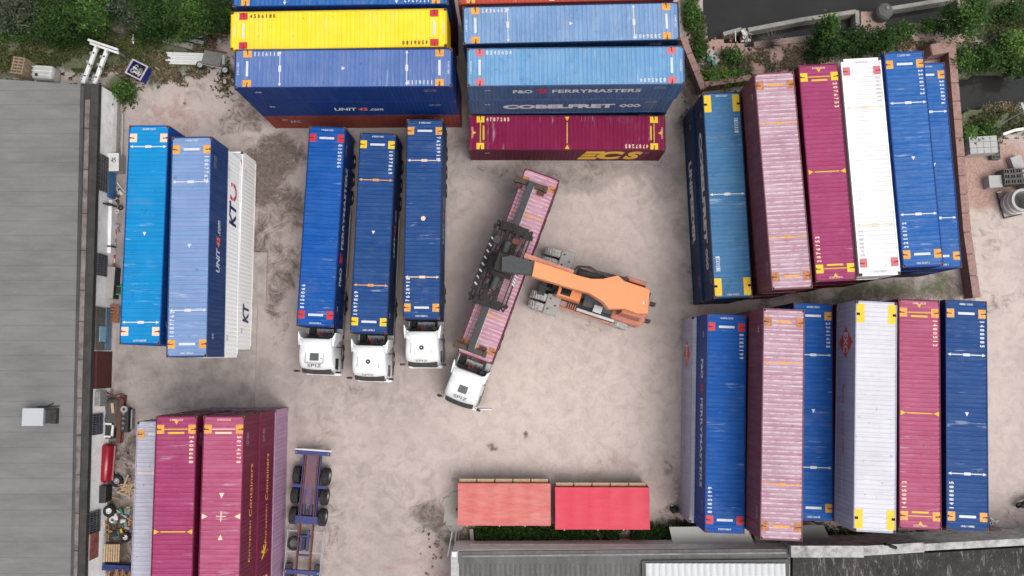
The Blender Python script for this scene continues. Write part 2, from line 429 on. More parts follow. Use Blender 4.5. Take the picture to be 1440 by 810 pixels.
STY = {
 'unit':  dict(pm=M_org, lines=('arrow', (-4.0, 4.0)), centre=1),
 'unity': dict(pm=M_yel2, lines=('arrow', (-3.6, 3.6)), lm=M_org, centre=1),
 'unitw': dict(pm=M_org, lines=('arrow', (-3.55, 3.55)), centre=1),
 'unitc': dict(pm=M_org, lines=('arrow', (-4.0, 4.0)), lm=M_cream, centre=2, tm=M_cream),
 'ferry': dict(pm=M_red),
 'ferryf': dict(pm=M_pinkp),
 'ecs':   dict(pm=M_yel2, bar=M_yel, barin=1, lines=('tri', (0,)), lm=M_yel, endtri=1, tm=M_yel, dm=M_cream, cm=M_cream),
 'ecso':  dict(pm=M_org, bar=M_yel, barin=1, lines=('tri', (0,)), lm=M_yel, endtri=1, tm=M_yel, dm=M_cream, cm=M_cream),
 'ecsx':  dict(pm=M_org, bar=M_cream, barin=1, lines=('cross', (-.9,)), lm=M_cream, dm=M_cream, cm=M_cream),
 'pink':  dict(pm=M_rustp, bar=M_org, lines=('arrow', (-3.6, 3.6)), lm=M_org, dm=None),
 'yellow': dict(pm=M_red, dm=M_rusty),
 'gobel': dict(pm=M_yel2, patch='big', bar=None, lines=('arrow', (0,)), centre=1, stack=1),
 'white': dict(pm=M_pinkp, bar=None, lines=('arrow', (-3.7, 3.7)), lm=M_cream, dm=M_offw, cm=M_offw),
 'whitey': dict(pm=M_yel2, patch='big', bar=M_white),
 'azure': dict(pm=M_cream, bar=None, lines=('arrow', (-5.5, 5.5)), centre=1),
 'lav': dict(pm=M_org, lines=('arrow', (-3.6, 3.6)), lm=M_cream, dm=None),
 'none': None,
}
def side_logo(kind, H):
    """-> list of (name, mesh, material) for side lettering; drawn on local -y and +y side"""
    out = []
    def both(fn, mat, nm='side_lettering', sides=(-1, 1)):
        for s in sides:
            m = MB(); fn(m, s); out.append((nm, m.mesh(nm), mat))
    Y = W / 2 - .006
    def T(m, s, txt, x, z, w, h, **k): put_text(m, txt, w, h, sideM(-s * x, s * (Y + .001), z, s), **k)
    if kind == 'unit45':
        both(lambda m, s: T(m, s, 'UNIT', -.75, 1.45, 1.55, .62, bold=.03, shear=.2), M_white)
        both(lambda m, s: T(m, s, '45', .42, 1.45, .7, .62, bold=.03, shear=.2), plain('lettering_salmon', K(250, 120, 95, .8), .5))
        both(lambda m, s: T(m, s, '.com', 1.32, 1.36, .95, .44, bold=.02, shear=.2), M_white)
    elif kind == 'ferry':
        both(lambda m, s: (T(m, s, 'P&O', -3.35, 1.75, 1.25, .62, bold=.03), T(m, s, 'FERRYMASTERS', 1.4, 1.75, 5.7, .62, bold=.02)), M_white)
        def flag(m, s):
            for a, b in (((-2.35, 1.5), (-1.85, 2.05)), ((-2.35, 2.05), (-1.85, 1.5))):
                m.bar((-s * -a[0] * -1 if 0 else s * -a[0], s * Y, a[1]), (s * -b[0], s * Y, b[1]), .012, .13)
            m.bar((s * 2.45, s * Y, 2.05), (s * 1.75, s * Y, 2.05), .012, .07); m.bar((s * 2.45, s * Y, 1.5), (s * 1.75, s * Y, 1.5), .012, .07)
        both(flag, M_red, 'side_emblem')
    elif kind == 'cobel':
        both(lambda m, s: T(m, s, 'COBELFRET', -.75, 1.5, 7.6, .85, bold=.06), M_white)
        def em(m, s):
            for dx in (-.45, 0, .45):
                cx = 4.1 + dx; pts = [(cx - .24, 1.5), (cx, 1.78), (cx + .24, 1.5), (cx, 1.22)]
                for i in range(4):
                    a, b = pts[i], pts[(i + 1) % 4]; m.bar((-s * a[0], s * Y, a[1]), (-s * b[0], s * Y, b[1]), .012, .11)
        both(em, M_white, 'side_emblem')
    elif kind == 'unifeeder':
        both(lambda m, s: T(m, s, 'UNIFEEDER', -.3, 1.35, 5.9, .95, bold=.05), M_white)
    elif kind == 'ecs':
        def E(m, s):
            def q(x0, x1, z0, z1, sh=.25):
                P = [(x0 + sh * z0, z0), (x1 + sh * z0, z0), (x1 + sh * z1, z1), (x0 + sh * z1, z1)]
                vs = [(-s * x, s * Y, z) for x, z in P] + [(-s * x, s * (Y + .012), z) for x, z in P]
                fs = [(0, 1, 2, 3), (7, 6, 5, 4), (0, 4, 5, 1), (1, 5, 6, 2), (2, 6, 7, 3), (3, 7, 4, 0)]
                m.add(vs, fs)
            q(.75, 2.05, 1.98, 2.55); q(.75, 1.75, 1.2, 1.75); q(.75, 2.05, .4, .97)
            T(m, s, 'C', 3.15, 1.48, 1.9, 2.2, bold=.07, shear=.2); T(m, s, 'S', 4.75, 1.48, 1.25, 2.2, bold=.07, shear=.25)
        both(E, M_gold)
    elif kind == 'kt':
        NAVY = plain('lettering_navy', K(15, 35, 110), .5)
        both(lambda m, s: T(m, s, 'KT', 2.75, 1.45, 1.7, 1.3, bold=.04, shear=.15), NAVY)
        def sw(m, s):
            pts = [(4.25 + .52 * math.cos(a), 1.5 + .62 * math.sin(a)) for a in [R(130 + k * 22) for k in range(13)]]
            for a, b in zip(pts, pts[1:]): m.bar((-s * a[0], s * Y, a[1]), (-s * b[0], s * Y, b[1]), .012, .24)
        both(sw, plain('lettering_pink', K(225, 70, 110), .5), 'side_emblem')
    elif kind == 'kt2':
        NAVY = plain('lettering_navy', K(15, 35, 110), .5)
        both(lambda m, s: T(m, s, 'KT', -4.35, 1.35, 1.35, 1.25, bold=.04, shear=.15), NAVY)
    elif kind == 'euro':
        both(lambda m, s: (T(m, s, 'European', -.9, 1.3, 2.5, .40, shear=.1), T(m, s, 'Containers', 2.2, 1.34, 3.2, .48, shear=.1), T(m, s, 'ecs.com', -4.6, 1.2, 1.7, .4)), M_gold)
    elif kind == 'euro2':
        both(lambda m, s: (T(m, s, 'European', -.4, 1.3, 2.5, .44, shear=.1), T(m, s, 'Containers', 2.6, 1.34, 3.0, .52, shear=.1), T(m, s, 'ECS', -4.4, 1.2, 1.5, 1.0, bold=.05, shear=.2)), M_gold)
        def em(m, s):
            for k in range(5):
                a = R(60 + 50 * k); m.bar((s * 2.2, s * Y, 1.5), (s * (2.2 + .55 * math.cos(a)), s * Y, 1.5 + .6 * math.sin(a)), .012, .16)
        both(em, M_gold, 'side_emblem')
    elif kind == 'diamond':
        OR = plain('lettering_vermilion', K(225, 80, 50), .5)
        def dm(m, s):
            cx, cz = -4.35, 1.5; P = [(cx - .98, cz), (cx, cz - 1.02), (cx + .98, cz), (cx, cz + 1.02)]
            vs = [(-s * x, s * (Y - .004), z) for x, z in P] + [(-s * x, s * (Y + .002), z) for x, z in P]
            m.add(vs, [(0, 1, 2, 3), (7, 6, 5, 4), (0, 4, 5, 1), (1, 5, 6, 2), (2, 6, 7, 3), (3, 7, 4, 0)])
        both(dm, OR, 'side_emblem')
        both(lambda m, s: (put_text(m, 'EXC', 1.25, .62, sideM(-s * -4.35, s * (Y + .008), 1.5, s), .03), T(m, s, 'transport', 4.0, 1.15, 2.7, .3)), M_white)
        both(lambda m, s: (T(m, s, 'Extra', -1.15, 1.2, 1.2, .36, shear=.15), T(m, s, 'special', .65, 1.2, 1.5, .36, shear=.15), T(m, s, 'wagon', 2.1, 1.2, 1.0, .36, shear=.15)), OR)
    elif kind == 'small':
        both(lambda m, s: T(m, s, 'EFC', -4.9, 1.6, .8, .5, shear=.2), M_white)
    elif kind == 'csj':
        both(lambda m, s: T(m, s, 'CSJ', -5.0, 1.3, 1.5, .8), M_white)
    return out
_sl = {}
def reads(kind):
    # small identification text every box carries near its rear end
    m = MB(); Y = W / 2 - .005
    for s in (-1, 1):
        put_text(m, '45', .42, .26, sideM(-s * -5.6, s * Y, 2.05, s), .03); put_text(m, 'TARE 4800', .8, .12, sideM(-s * 5.4, s * Y, 2.35, s)); put_text(m, 'NET 29200', .8, .12, sideM(-s * 5.4, s * Y, 2.12, s))
    return m.mesh('side_code')
def container(cx, cy, z, H, ang, roof, side, style, label, group, logo=None, digits=None, code=None, L=L45, frame=None, ns=True, endmat=None):
    th = R(ang) - (PI / 2 if ns else 0)
    t = thing('shipping_container', label, 'shipping container', (cx, cy, z), th, group)
    d = container_meshes(L, H)
    fm = frame or side
    link('roof_panel', d['roof_panel'], roof, t); link('side_wall', d['sideA'], side, t); link('side_wall', d['sideB'], side, t)
    link('front_wall', d['front_wall'], endmat or side, t); link('frame', d['frame'], fm, t)
    for c in d['corner_casting']: link('corner_casting', c, [CAST if 'patch' not in str(fm) else fm, M_hole], t)
    for nm in ('doorA', 'doorB'):
        dr = link('door', d[nm], endmat or side, t); link('lock_rod', d[nm + 'rod'], M_steel, dr)
    if style and style != 'none':
        for nm, lb, me, mt in roof_marks(style, L, H, digits, code): link(nm, me, mt, t)
    if logo:
        if (logo, round(H, 3)) not in _sl: _sl[(logo, round(H, 3))] = side_logo(logo, H)
        for nm, me, mt in _sl[(logo, round(H, 3))]: link(nm, me, mt, t)
    if L > 13 and style != 'none':
        if 'code' not in _sl: _sl['code'] = reads(0)
        link('side_code', _sl['code'], M_offw, t)
    return t
CAST = plain('casting_steel', (0.16, 0.07, 0.045), 0.75, var=0.4, scale=9, dirt=(0.05, 0.02, 0.015))

RP = {
 'lilac': roofpaint('roof_lilac_blue', K(96, 128, 192), .25, .22, .15, .12, chalk=K(150, 165, 205)),
 'lilac2': roofpaint('roof_pale_lilac', K(130, 165, 214), .3, .2, .12, .12, chalk=K(170, 180, 220)),
 'yellow': roofpaint('roof_yellow', K(255, 222, 45, .74), .12, .12, .05, .05, chalk=K(255, 240, 130, .72), dark=K(210, 170, 20)),
 'blue': roofpaint('roof_strong_blue', K(0, 90, 180), .05, .12, .15, .08, chalk=K(90, 140, 205)),
 'navy': roofpaint('roof_navy', K(26, 76, 142), .05, .15, .18, .12, chalk=K(100, 125, 170)),
 'sky': roofpaint('roof_sky_blue', K(116, 172, 220), .35, .35, .6, .15, dark=K(60, 110, 180), chalk=K(165, 195, 225)),
 'sky2': roofpaint('roof_pale_blue', K(126, 166, 214), .4, .3, .5, .5, dark=K(70, 115, 190), chalk=K(175, 195, 220)),
 'steel': roofpaint('roof_steel_blue', K(72, 130, 180), .15, .25, .5, .3, chalk=K(120, 160, 190)),
 'azure': roofpaint('roof_azure', K(2, 150, 218), .04, .06, .1, .03, chalk=K(70, 165, 220)),
 'maroon': roofpaint('roof_maroon', K(140, 14, 72), .02, .12, .1, .04, chalk=K(165, 60, 105)),
 'mag': roofpaint('roof_magenta', K(174, 64, 112), .15, .3, .12, .06, chalk=K(195, 105, 150)),
 'mag2': roofpaint('roof_rose', K(190, 88, 124), .3, .3, .22, .06, chalk=K(212, 135, 165)),
 'pink': roofpaint('roof_faded_pink', K(196, 150, 166), .8, .95, .3, .25, chalk=K(232, 212, 224), dark=K(150, 95, 120)),
 'white': roofpaint('roof_white', K(246, 246, 246, .68), .2, .3, .3, .05, chalk=K(252, 252, 252, .74), dark=K(205, 205, 205)),
 'whites': roofpaint('roof_dull_white', K(228, 226, 233, .66), .3, .2, .15, .06, chalk=K(240, 240, 245, .68), dark=K(175, 170, 185)),
 'lav': roofpaint('roof_lavender', K(200, 198, 214), .5, .5, .15, .08, chalk=K(225, 222, 235), dark=K(90, 95, 110)),
 'red': roofpaint('roof_brick_red', K(205, 78, 62), .1, .15, .15, .1, chalk=K(215, 120, 100)),
 'blue2': roofpaint('roof_mid_blue', K(34, 106, 186), .2, .2, .15, .08, chalk=K(130, 160, 205)),
 'oldpink': roofpaint('roof_old_pink', K(205, 150, 170), .6, .9, .2, .4, chalk=K(240, 205, 215), dark=K(170, 95, 95)),
}
SP = {
 'navy': sidepaint('side_navy', K(8, 52, 120), .2, .1), 'navyd': sidepaint('side_dark_navy', K(14, 46, 88), .25, .15),
 'steel': sidepaint('side_steel_navy', K(66, 98, 138), .45, .25), 'maroon': sidepaint('side_maroon', K(102, 10, 50), .15, .1),
 'brown': sidepaint('side_oxide', K(150, 62, 50), .3, .2), 'plum': sidepaint('side_faded_plum', K(128, 74, 84), .45, .35),
 'white': sidepaint('side_white', K(250, 250, 248, .86), .12, .06), 'dull': sidepaint('side_dull_lavender', K(182, 182, 202), .3, .15),
 'azure': sidepaint('side_deep_azure', K(10, 80, 160), .15, .05), 'yellow': sidepaint('side_yellow', K(240, 200, 30), .15, .1),
 'mauve': sidepaint('side_mauve', K(178, 142, 170), .35, .15), 'mag': sidepaint('side_wine', K(112, 18, 58), .25, .12),
 'lilac': sidepaint('side_slate_blue', K(38, 68, 122), .4, .1), 'blue': sidepaint('side_blue', K(8, 66, 150), .2, .08),
}
G_TL = 'containers in the block along the top left of the yard'; G_TR = 'containers in the block at the top centre'
G_L = 'containers stacked beside the grey warehouse'; G_BL = 'containers stacked at the bottom left'
G_RT = 'containers in the upper right row'; G_RB = 'containers in the lower right row'; G_T = 'containers carried on lorry trailers'

def stack(x, y, ztop, ang, specs, group, ns=True):
    """specs from the top box down: dicts for container(); dx, dy nudge a box"""
    k = len(specs); H = ztop / k
    for i, s in enumerate(specs):
        s = dict(s); dx = s.pop('dx', 0); dy = s.pop('dy', 0); da = s.pop('da', 0)
        container(x + dx, y + dy, ztop - H * (i + 1) + .004 * (k - 1 - i), H - .006, ang + da, group=group, ns=ns, **s)
def c(roof, side, style, label, logo=None, digits=None, code=None, **k):
    return dict(roof=RP[roof], side=SP[side], style=style, label=label, logo=logo, digits=digits, code=code, **k)

stack(-10.969, 18.353, 8.786, .24, [
  c('lilac', 'navy', 'unit', 'lilac-blue container just below the yellow one, topmost of its stack of three', None, '1116118', 'UNIU 111611 8'),
  c('navy', 'navy', None, 'blue container lettered UNIT45.com, middle of the stack below the yellow container', 'unit45'),
  c('red', 'brown', None, 'rust-brown container with a small white EFC, bottom of the stack below the yellow one', 'small', endmat=SP['brown'])], G_TL, False)
stack(-11.338, 20.949, 8.627, .87, [
  c('yellow', 'yellow', 'yellow', 'bright yellow container with red corner patches on top of the block', None, '4506180', 'TPCU 450618 0'),
  c('mag', 'mag', None, 'wine red container directly under the bright yellow one'),
  c('red', 'brown', None, 'rust-brown container two boxes below the bright yellow one, on the ground')], G_TL, False)
stack(-11.251, 23.72, 8.7, .6, [
  c('blue2', 'navy', 'unitw', 'blue container cut by the top edge of the photo, just above the yellow one', None, '1116342', 'UNIU 111634 2'),
  c('mag', 'mag', None, 'wine red container under the blue one beyond the yellow container'),
  c('navy', 'navyd', None, 'dark navy container on the ground beyond the yellow container')], G_TL, False)
stack(3.661, 18.546, 8.522, .56, [
  c('sky', 'steel', 'ferryf', 'faded sky blue container lettered P&O FERRYMASTERS with salmon patches, topmost at top centre', 'ferry', '8345604', 'POFU 834560 4'),
  c('steel', 'steel', None, 'dull blue container lettered COBELFRET, just under the P&O FERRYMASTERS box at top centre', 'cobel', dx=-.12),
  c('navy', 'navyd', None, 'dark blue container on the ground behind the maroon ECS container', dx=-.1)], G_TR, False)
stack(3.374, 21.339, 8.554, 1.16, [
  c('sky2', 'navyd', 'unit', 'pale blue container with rust streaks, between the red one and the P&O one', None, '2836403', 'CBFU 283640 3'),
  c('navy', 'navyd', None, 'dark navy container under the rust-streaked pale blue one'),
  c('navy', 'steel', None, 'grey-blue container on the ground under the rust-streaked pale blue one')], G_TR, False)
stack(3.05, 24.0, 8.554, 1.3, [
  c('red', 'brown', 'ecsx', 'brick red container cut by the top edge of the photo, topmost at top centre', None, None, None),
  c('navy', 'navyd', None, 'dark navy container under the brick red one at the top edge'),
  c('red', 'brown', None, 'rust-brown container on the ground under the brick red one at the top edge')], G_TR, False)
container(3.456, 15.888, 0, 2.86, -.21, RP['maroon'], SP['maroon'], 'ecs', 'maroon container lettered ECS in gold, standing alone on the ground at top centre', G_TR, 'ecs', '4787285', 'ECSU 478728 5', ns=False)

stack(-23.13, 7.873, 8.647, -.05, [
  c('azure', 'azure', 'azure', 'bright azure container with cream corner patches next to the grey warehouse, topmost of its stack', 'csj', None, 'LLTU 450185'),
  c('azure', 'azure', None, 'azure container in the middle of the stack next to the grey warehouse'),
  c('navy', 'navyd', None, 'dark navy container at the bottom of the stack next to the grey warehouse')], G_L)
stack(-20.247, 7.098, 8.811, .77, [
  c('lilac2', 'lilac', 'unit', 'pale lilac container lettered UNIT45.com above two white ones', 'unit45', '1087762', 'UNIU 108776 2'),
  c('whites', 'white', None, 'white container lettered KT with a pink swirl, under the pale lilac one', 'kt', dx=-.16, da=0.0),
  c('whites', 'white', 'white', 'white container with navy KT letters on the ground below the KT and swirl one', 'kt2', '1234567', None, dx=-.153, dy=.6, da=-.77)], G_L)

stack(-20.587, -10.157, 8.8, .36, [
  c('mag', 'mag', 'ecso', 'deep magenta container with yellow arrows, beside the narrow strip of lavender roof at bottom left', None, '2408668', 'ECSU 240866 8'),
  c('mag', 'mag', None, 'wine red container in the middle under the deep magenta one at bottom left'),
  c('mag', 'mauve', None, 'mauve container on the ground under the deep magenta one at bottom left')], G_BL)
stack(-17.745, -10.148, 8.8, .06, [
  c('mag2', 'mag', 'ecsx', 'rose pink container with a white cross between four triangles at bottom left', 'euro', '5014678', 'ECSU 501467 8'),
  c('mag', 'mag', None, 'wine red container with gold European Containers lettering, under the rose pink one', 'euro2', dx=.08),
  c('lav', 'mauve', None, 'pale mauve container on the ground under the European Containers stack', None, dx=.14)], G_BL)
pl = at(193, 593, 5.8)
stack(pl.x + 1.25, pl.y - 6.85, 5.8, .1, [
  c('lav', 'dull', 'lav', 'pale lavender container, mostly hidden by the deep magenta one beside it', None, None, 'ECSU 44'),
  c('lav', 'dull', None, 'grey lavender container on the ground under the pale lavender one')], G_BL)

stack(13.763, 10.95, 5.691, 2.01, [
  c('steel', 'navyd', 'gobel', 'stained steel blue container lettered COBELFRET with large yellow end patches', 'cobel', '3150321', 'CBFU 315032'),
  c('navy', 'navyd', None, 'dark navy container lettered UNIFEEDER, under the stained steel blue one', 'unifeeder', dx=-.12)], G_RT)
stack(16.52, 11.282, 8.465, 3.07, [
  c('pink', 'plum', 'pink', 'faded pink ribbed container in the upper right row, next to the steel blue one'),
  c('mag', 'plum', None, 'faded plum container under the faded pink one in the upper right row'),
  c('mag', 'plum', None, 'faded plum container on the ground under the faded pink one in the upper right row')], G_RT)
stack(19.217, 11.759, 8.605, 2.72, [
  c('mag', 'mag', 'ecs', 'magenta container with yellow patches between the faded pink and the white one, upper right row', None, '2076752', 'ECSU 207675'),
  c('mag', 'mag', None, 'wine red container under the magenta one of the upper right row'),
  c('mag', 'mag', None, 'wine red container on the ground under the magenta one of the upper right row')], G_RT)
stack(21.876, 12.112, 8.665, 2.8, [
  c('white', 'white', 'white', 'clean white container with salmon patches between the magenta and the blue one, upper right row', None, '3450612', 'KTOU 345061'),
  c('whites', 'plum', None, 'faded plum container under the clean white one of the upper right row'),
  c('mag', 'plum', None, 'faded plum container on the ground under the clean white one')], G_RT)
stack(24.742, 12.685, 8.305, 2.65, [
  c('blue2', 'blue', 'unitw', 'blue container with orange patches overlapping a lower blue one, upper right row', None, '2210172', 'UNIU 221017 2'),
  c('navy', 'navyd', None, 'dark navy container under the upper blue one of the upper right row'),
  c('navy', 'navyd', None, 'dark navy container on the ground under the upper blue one, upper right row')], G_RT)
stack(27.333, 12.879, 5.8, 2.01, [
  c('blue2', 'blue', 'unitw', 'lower blue container at the right end of the upper right row, beside the brick wall', None, '2216876', 'UNIU 221687 6'),
  c('navy', 'navyd', None, 'dark navy container on the ground beside the brick wall')], G_RT)

stack(13.192, -3.855, 6.2, -1.91, [
  c('blue', 'blue', 'ferry', 'strong blue container lettered P&O FERRYMASTERS, on top of a dull white one', 'ferry', '8185199', 'POFU 818519'),
  c('whites', 'dull', 'none', 'dull white container with a red diamond emblem, under the strong blue P&O one', 'diamond', dx=-.32)], G_RB)
stack(15.856, -3.678, 9.046, -2.4, [
  c('pink', 'plum', 'pink', 'faded pink container with pale ribs in the lower right row, between two blue ones'),
  c('mag', 'plum', None, 'faded plum container under the faded pink one in the lower right row'),
  c('mag', 'plum', None, 'faded plum container on the ground under the faded pink one in the lower right row')], G_RB)
stack(18.823, -3.123, 6.0, -1.78, [
  c('blue', 'navy', 'unitw', 'blue container half hidden between the faded pink and the dull white one', None, '2341498', 'UNIU 234149'),
  c('navy', 'navyd', None, 'dark navy container on the ground under the half hidden blue one')], G_RB)
stack(21.464, -3.219, 8.949, -2.74, [
  c('whites', 'dull', 'whitey', 'dull white container with yellow end patches and a red diamond emblem, topmost of its stack', 'diamond'),
  c('mag', 'mag', None, 'wine red container under the dull white one with yellow patches'),
  c('mag', 'mag', None, 'wine red container on the ground under the dull white one with yellow patches')], G_RB)
stack(24.16, -3.088, 8.849, -2.28, [
  c('mag2', 'mag', 'ecso', 'rose container between the dull white and the last blue one, lower right row', None, '1480512', 'ECSU 148051'),
  c('mag', 'mag', None, 'wine red container under the rose one of the lower right row'),
  c('mag', 'mag', None, 'wine red container on the ground under the rose one of the lower right row')], G_RB)
stack(27.034, -3.138, 8.751, -2.52, [
  c('navy', 'navy', 'unitw', 'blue container with rusty orange patches at the right end of the lower right row', None, '1488885', 'UNIU 148888'),
  c('navy', 'navyd', None, 'dark navy container under the last blue one of the lower right row'),
  c('navy', 'navyd', None, 'dark navy container on the ground under the last blue one of the lower right row')], G_RB)

# ------------------------------------------------------------------ lorries and trailers
def wheel(mb_t, mb_r, x, y, r=.5, w=.3, side=1):
    mb_t.lathe([(r * .55, -w / 2), (r * .9, -w / 2), (r, -w / 2 + .05), (r, w / 2 - .05), (r * .9, w / 2), (r * .55, w / 2)], (x, y, r), 'y', 24)
    mb_r.lathe([(.02, side * w * .25), (r * .3, side * w * .32), (r * .34, side * w * .1), (r * .5, side * w * .12), (r * .56, side * w * .46)], (x, y, r), 'y', 20)
def add_wheel(t, x, y, r=.5, w=.3, side=1, rim=M_steel):
    a, b = MB(), MB(); wheel(a, b, x, y, r, w, side)
    o = a.build('wheel', M_black, t, smooth=False); b.build('rim', rim, o)
    return o
M_tblue = plain('trailer_blue', K(22, 62, 150), .5, var=.35, scale=5, dirt=(.08, .04, .03))
M_tdark = plain('trailer_dark_blue', K(25, 40, 95), .5, var=.3, scale=5)
M_rustbeam = plain('rusty_beam', K(120, 72, 62), .8, var=.3, scale=6)
M_deck = plain('brown_deck', K(138, 98, 78), .85, var=.3, scale=4, dirt=K(70, 80, 160))
M_redl = plain('tail_lamp_red', (.45, .02, .02), .3)

def trailer(cx, cy, th, label, frame=M_tdark, rails=None, empty=False):
    """skeletal container trailer, local +x to the front; origin on the ground at the box centre"""
    t = thing('container_trailer', label, 'trailer', (cx, cy, 0), th, 'skeletal container trailers')
    rm = rails or frame; fl = .045 if empty else .07
    for s in (-1, 1):
        m = MB(); m.box(-6.55, 6.5, s * .46 - fl, s * .46 + fl, 1.02, 1.06); m.box(-6.55, 6.5, s * .46 - .015, s * .46 + .015, .72, 1.02)
        m.box(-6.55, 6.5, s * .46 - fl, s * .46 + fl, .68, .72); m.build('chassis_rail', rm, t)
    for x in (-6.6, -2.15, 1.5, 6.45):
        MB().box(x - .14, x + .14, -1.22, 1.22, .86, 1.075).build('bolster', frame, t, bevel=.015)
        m = MB()
        for s in (-1, 1): m.box(x - .06, x + .06, s * 1.12 - .05, s * 1.12 + .05, 1.075, 1.13)
        m.build('twistlock', M_steel, t)
    m = MB()
    for x in (-5.9, -3.3, -.9, .4, 2.6, 3.8, 5.1): m.box(x - .05, x + .05, -.44, .44, .75, .95)
    m.build('cross_member', frame, t)
    for x in (-5.35, -4.0, -2.65) if not empty else (-5.0, -3.6, -2.2):
        MB().tube([(x, -.95, .5), (x, .95, .5)], .075, 8).build('axle', M_dark, t)
        for s in (-1, 1):
            add_wheel(t, x, s * 1.02, .6 if empty else .52, .46, s)
        m = MB()
        for s in (-1, 1): m.tube([(x + .3, s * .42, .62), (x + .3, s * .42, .8)], .13, 10)
        m.build('air_spring', M_dark, t)
        m = MB()
        for s in (-1, 1): m.lathe([(.01, -.12), (.11, -.12), (.11, .12), (.01, .12)], (x - .28, s * .62, .62), 'x', 10)
        m.build('brake_chamber', M_dark, t)
    m = MB(); m.box(-6.85, -6.74, -1.24, 1.24, .5, .68); m.box(-6.85, -6.72, -1.24, 1.24, .9, 1.02)
    m.build('rear_bumper', M_whiteo if empty else frame, t, bevel=.01)
    for s in (-1, 1): MB().box(-6.89, -6.85, s * 1.0 - .2, s * 1.0 + .2, .72, .86).build('tail_lamp', M_redl, t)
    for s in (-1, 1):
        m = MB(); m.box(1.9, 2.05, s * .75 - .08, s * .75 + .08, .1, .85); m.box(1.82, 2.13, s * .75 - .17, s * .75 + .17, .0, .05)
        m.build('landing_leg', M_steel, t)
        m = MB()
        if empty: m.box(-1.3, 2.6, s * 1.24 - .025, s * 1.24 + .025, .92, 1.0); m.box(-1.3, 2.6, s * 1.24 - .02, s * 1.24 + .02, .5, .58)
        else: m.box(-1.5, 3.2, s * 1.25 - .025, s * 1.25 + .025, .55, .95)
        for x in (-1.2, .2, 1.6): m.box(x - .03, x + .03, s * .5, s * 1.22, .8, .86) if s > 0 else m.box(x - .03, x + .03, s * 1.22, s * .5, .8, .86)
        m.build('side_guard', M_galv, t)
    m = MB(); m.tube([(-.9, -.2, .55), (.1, -.2, .55)], .2, 14); m.build('air_tank', M_dark, t)
    if empty:
        MB().box(-6.45, -3.1, -.38, .38, 1.0, 1.03).build('deck', M_deck, t)
        m = MB(); m.box(-2.25, -1.75, -1.2, 1.2, .82, 1.02); m.box(-4.4, -4.2, -1.2, 1.2, .84, 1.0)
        m.box(-.9, .1, -.34, -.2, .8, 1.0); m.box(-1.3, .1, .12, .26, .8, 1.0); m.build('stiffener', frame, t)
        for s in (-1, 1): MB().box(-6.5, -2.3, s * .56, s * .62, .72, 1.045).build('side_plate', frame, t); MB().box(-4.1, -2.4, s * .2, s * .3, .8, 1.05).build('inner_rail', frame, t)
        m = MB()
        for x in (-5.0, -3.6, -2.2):
            for s in (-1, 1): m.bar((x - .1, s * .4, .7), (x + .35, s * .1, .65), .06)
        for k in range(9):
            a = R(k * 20 - 80); 
        m.tube([(-2.6 + .45 * math.cos(R(a)), .42 * math.sin(R(a)), .85) for a in range(-90, 100, 15)], .03, 6)
        m.build('air_hose', M_dark, t)
        sp = MB(); sr = MB()
        sp.lathe([(.27, -.14), (.42, -.14), (.49, -.08), (.49, .08), (.42, .14), (.27, .14)], (-.35, -.78, .8), 'z', 22); o = sp.build('spare_wheel', M_black, t)
        MB().lathe([(.05, .02), (.12, .1), (.2, .02), (.27, .1)], (-.35, -.78, .8), 'z', 20).build('rim', M_steel, o)
        for s in (-1, 1):
            m = MB(); m.box(1.0, 1.9, s * 1.0 - .2, s * 1.0 + .2, .5, .95); m.build('tool_box', M_dark, t, bevel=.03)
    return t

